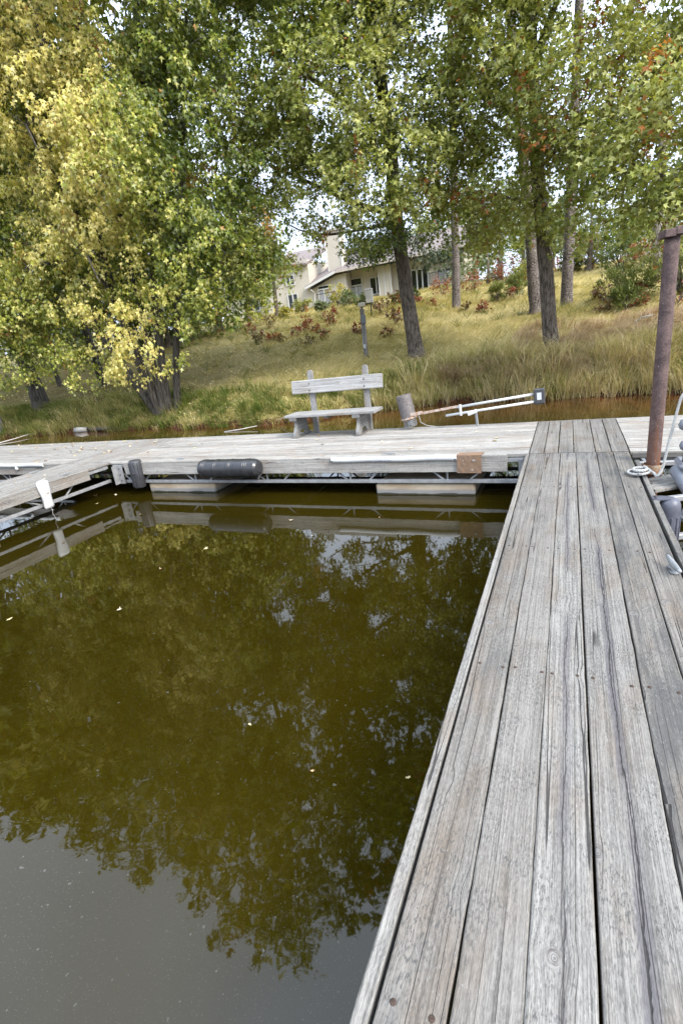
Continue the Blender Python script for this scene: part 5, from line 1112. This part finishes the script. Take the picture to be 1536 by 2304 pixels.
def litter():
    # tussocks breaking the lawn, and the fall of leaves under the maples and along the shore
    nt = 650; td = 1.4 + 26 * rng.random(nt) ** 1.5; tx = -14 + rng.random(nt) * 20 - td * .3; ty = shore(tx) + td; per = 14
    X = np.repeat(tx, per) + rng.normal(0, .07, nt * per); Y = np.repeat(ty, per) + rng.normal(0, .07, nt * per); N = len(X); a = rng.random(N) * 6.28
    col = pick([(.07, .095, .02), (.17, .18, .045), (.45, .37, .15), (.66, .56, .32)], np.clip(np.repeat(rng.random(nt), per) + rng.normal(0, .1, N), 0, 1))
    V, F, C = blades(X, Y, ground(X, Y) - .02, rng.uniform(.22, .46, N), .012 + .0012 * np.repeat(td, per), .3 + .8 * rng.random(N), np.cos(a), np.sin(a), col, .8, True)
    tag(put('tussock_grass', mesh_np('tussock_grass', V, F, C), M_GRASS), 'scattered taller grass tussocks on the hillside lawn', 'grass', kind='stuff')
    n = 5200; X = np.concatenate([-24 + rng.random(3600) * 17, -10 + rng.random(1600) * 16]); Y = shore(X) + np.concatenate([.1 + 9 * rng.random(3600) ** 1.6, .05 + .35 * rng.random(500), .4 + 8 * rng.random(1100)]); Z = ground(X, Y) + .03 + .05 * rng.random(n)
    P = np.stack([X, Y, Z], 1); ax = rng.normal(size=(n, 3)) * [1, 1, .25]; nr = rng.normal(0, .35, (n, 3)) + [0, 0, 1]
    col = pick([(.16, .075, .03), (.34, .20, .075), (.52, .40, .16), (.62, .54, .36)], rng.random(n))
    V, F, C = leaf_cloud(P, ax, nr, rng.uniform(.05, .11, n), MAPLEAF, col)
    tag(put('leaf_litter', mesh_np('leaf_litter', V, F, C), M_LEAF), 'fallen brown and yellow leaves strewn under the maples and along the shore', 'leaves', kind='stuff')
grass()
litter()

# ------------------------------------------------------------------ dead wood along the shore
def stick(name, label, pts, r0, r1, mat, cat='branch', sides=8):
    P = [Vector([float(c) for c in p]) for p in pts]; mb = MB(); n = len(P); mb.tube(P, list(np.linspace(r0, r1, n)), sides)
    o = mb.build(name, mat, None, P[0], smooth=True, world=True); tag(o, label, cat); return o
def wl(x, y, dz=.03): return on(x, y, WZ + dz)
stick('driftwood_log', 'dark driftwood log at the left waterline ending in a bleached white stub', [wl(185, 966, .06), wl(230, 965, .08), wl(290, 963, .05)], .09, .05, M_MAPLEBARK, 'log')
stick('bleached_stub', 'white bleached wood stub at the left waterline', [wl(172, 968, .05), wl(180, 967, .08), wl(196, 966, .07)], .12, .08, M_DEADWOOD, 'log')
stick('fallen_branch', 'thin grey branch slanting from the left edge onto the muddy shore', [wl(-10, 999, .01), wl(30, 988, .05), wl(65, 977, .08), wl(92, 968, .06)], .025, .012, M_DEADWOOD)
stick('fallen_branch', 'pale stick lying on the water left of the bench', [wl(505, 972, .0), wl(540, 966, .03), wl(578, 958, .08)], .022, .010, M_DEADWOOD)
stick('fallen_branch', 'thin forked twig rising from the water at the bench seat end', [wl(600, 950, .0), wl(626, 946, .08), wl(645, 934, .25)], .014, .006, M_DEADWOOD)
q = hit(1424, 750); q2 = hit(1440, 742); q3 = hit(1466, 735)
stick('fallen_branch', 'bleached dead branch lying in the dry grass left of the pile', [q + [0, 0, .25], q2 + [0, 0, .33], q3 + [0, 0, .30]], .012, .02, M_DEADWOOD)

# ------------------------------------------------------------------ fallen leaves, each one
def leaf_mesh(seed, curl):
    r = np.random.default_rng(seed); k = 11; V = [(0, 0, .002)]; 
    for i in range(k):
        a = 2 * math.pi * i / k; rr = (1.0 if i % 2 == 0 else .55) * r.uniform(.8, 1.1); V.append((rr * math.cos(a) * .62, rr * math.sin(a), curl * (rr * math.sin(a)) ** 2 + r.uniform(0, .05)))
    F = [(0, 1 + i, 1 + (i + 1) % k) for i in range(k)]; me = bpy.data.meshes.new('leaf'); me.from_pydata(V, [], F)
    me.update(); return me
def flat_leaf_mat(name, c): 
    t = NT(name); r = t.rnd(); return t.pbr(t.mix(r, tuple(k * .7 for k in c), c), .6, 0, spec=.3)
LM = [flat_leaf_mat('pale_dry_leaf', (.62, .52, .36)), flat_leaf_mat('yellow_leaf', (.58, .48, .24)), flat_leaf_mat('tan_leaf', (.50, .33, .18))]
LME = []
for k in range(6):
    me = leaf_mesh(k, [.35, .15, .5][k % 3]); me.materials.append(LM[k % 3]); LME.append(me)
def fallen(P, s, label, group, k, name='fallen_leaf'):
    o = bpy.data.objects.new(name, LME[k % 6]); link(o, None, P, (rng.normal(0, .12), rng.normal(0, .12), rng.random() * 6.28)); o.scale = (s, s, s); tag(o, label, 'leaf', group)
FLOAT = [(268, 1372, 'pale leaf afloat in the middle left of the slip'), (22, 1393, 'pale tan leaf afloat by the left edge'), (363, 1280, 'pale leaf with long stalk afloat below the dark upright bumper'), (655, 1170, 'small yellow leaf afloat under the barrel reflection'), (463, 1234, 'white-looking leaf afloat below the barrel fender'),
         (853, 1164, 'tiny pale leaf afloat in front of the right float'), (702, 1205, 'tiny yellow leaf afloat left of the bright sky reflection'), (918, 1750, 'narrow tan leaf afloat close to the near dock edge'), (215, 1115, 'pale leaf afloat in the shade near the white bumper'), (261, 1113, 'pinkish leaf afloat in the shade of the inner corner'), (218, 1133, 'small pale leaf afloat right of the white bumper'), (316, 1158, 'pale leaf afloat under the dark bumper'), (346, 1106, 'yellow leaf afloat against the left float'), (562, 1630, 'tiny yellow leaf afloat in the middle of the slip'), (702, 1735, 'tiny pale leaf afloat low in the middle of the slip')]
for k, (px, py, lab) in enumerate(FLOAT):
    Q = on(px, py, WZ + .004); dd = np.linalg.norm(Q); s = (.036 if dd > 3.2 else .018) if k not in (13, 14, 5, 6) else .014
    fallen(Q, s, lab, 'leaves afloat in the slip', k)
for k in range(64):
    X = -12.5 + 5.4 * rng.random() ** .8 if k < 48 else -7 + 6.2 * rng.random(); Y = 7.9 - 1.85 * rng.random() ** 1.6
    fallen((X, Y, .006), rng.uniform(.036, .062), 'small dry leaf on the bleached boards of the far left dock corner' if X < -6.97 else 'small dry leaf lying on the cross dock boards right of the inner corner', 'dry leaves on the dock boards', k)
for k in range(12): fallen((-8 + rng.random(), 4.2 + 1.7 * rng.random(), .008), rng.uniform(.025, .04), 'small dry leaf on the planks of the left finger dock', 'dry leaves on the left finger dock', k)
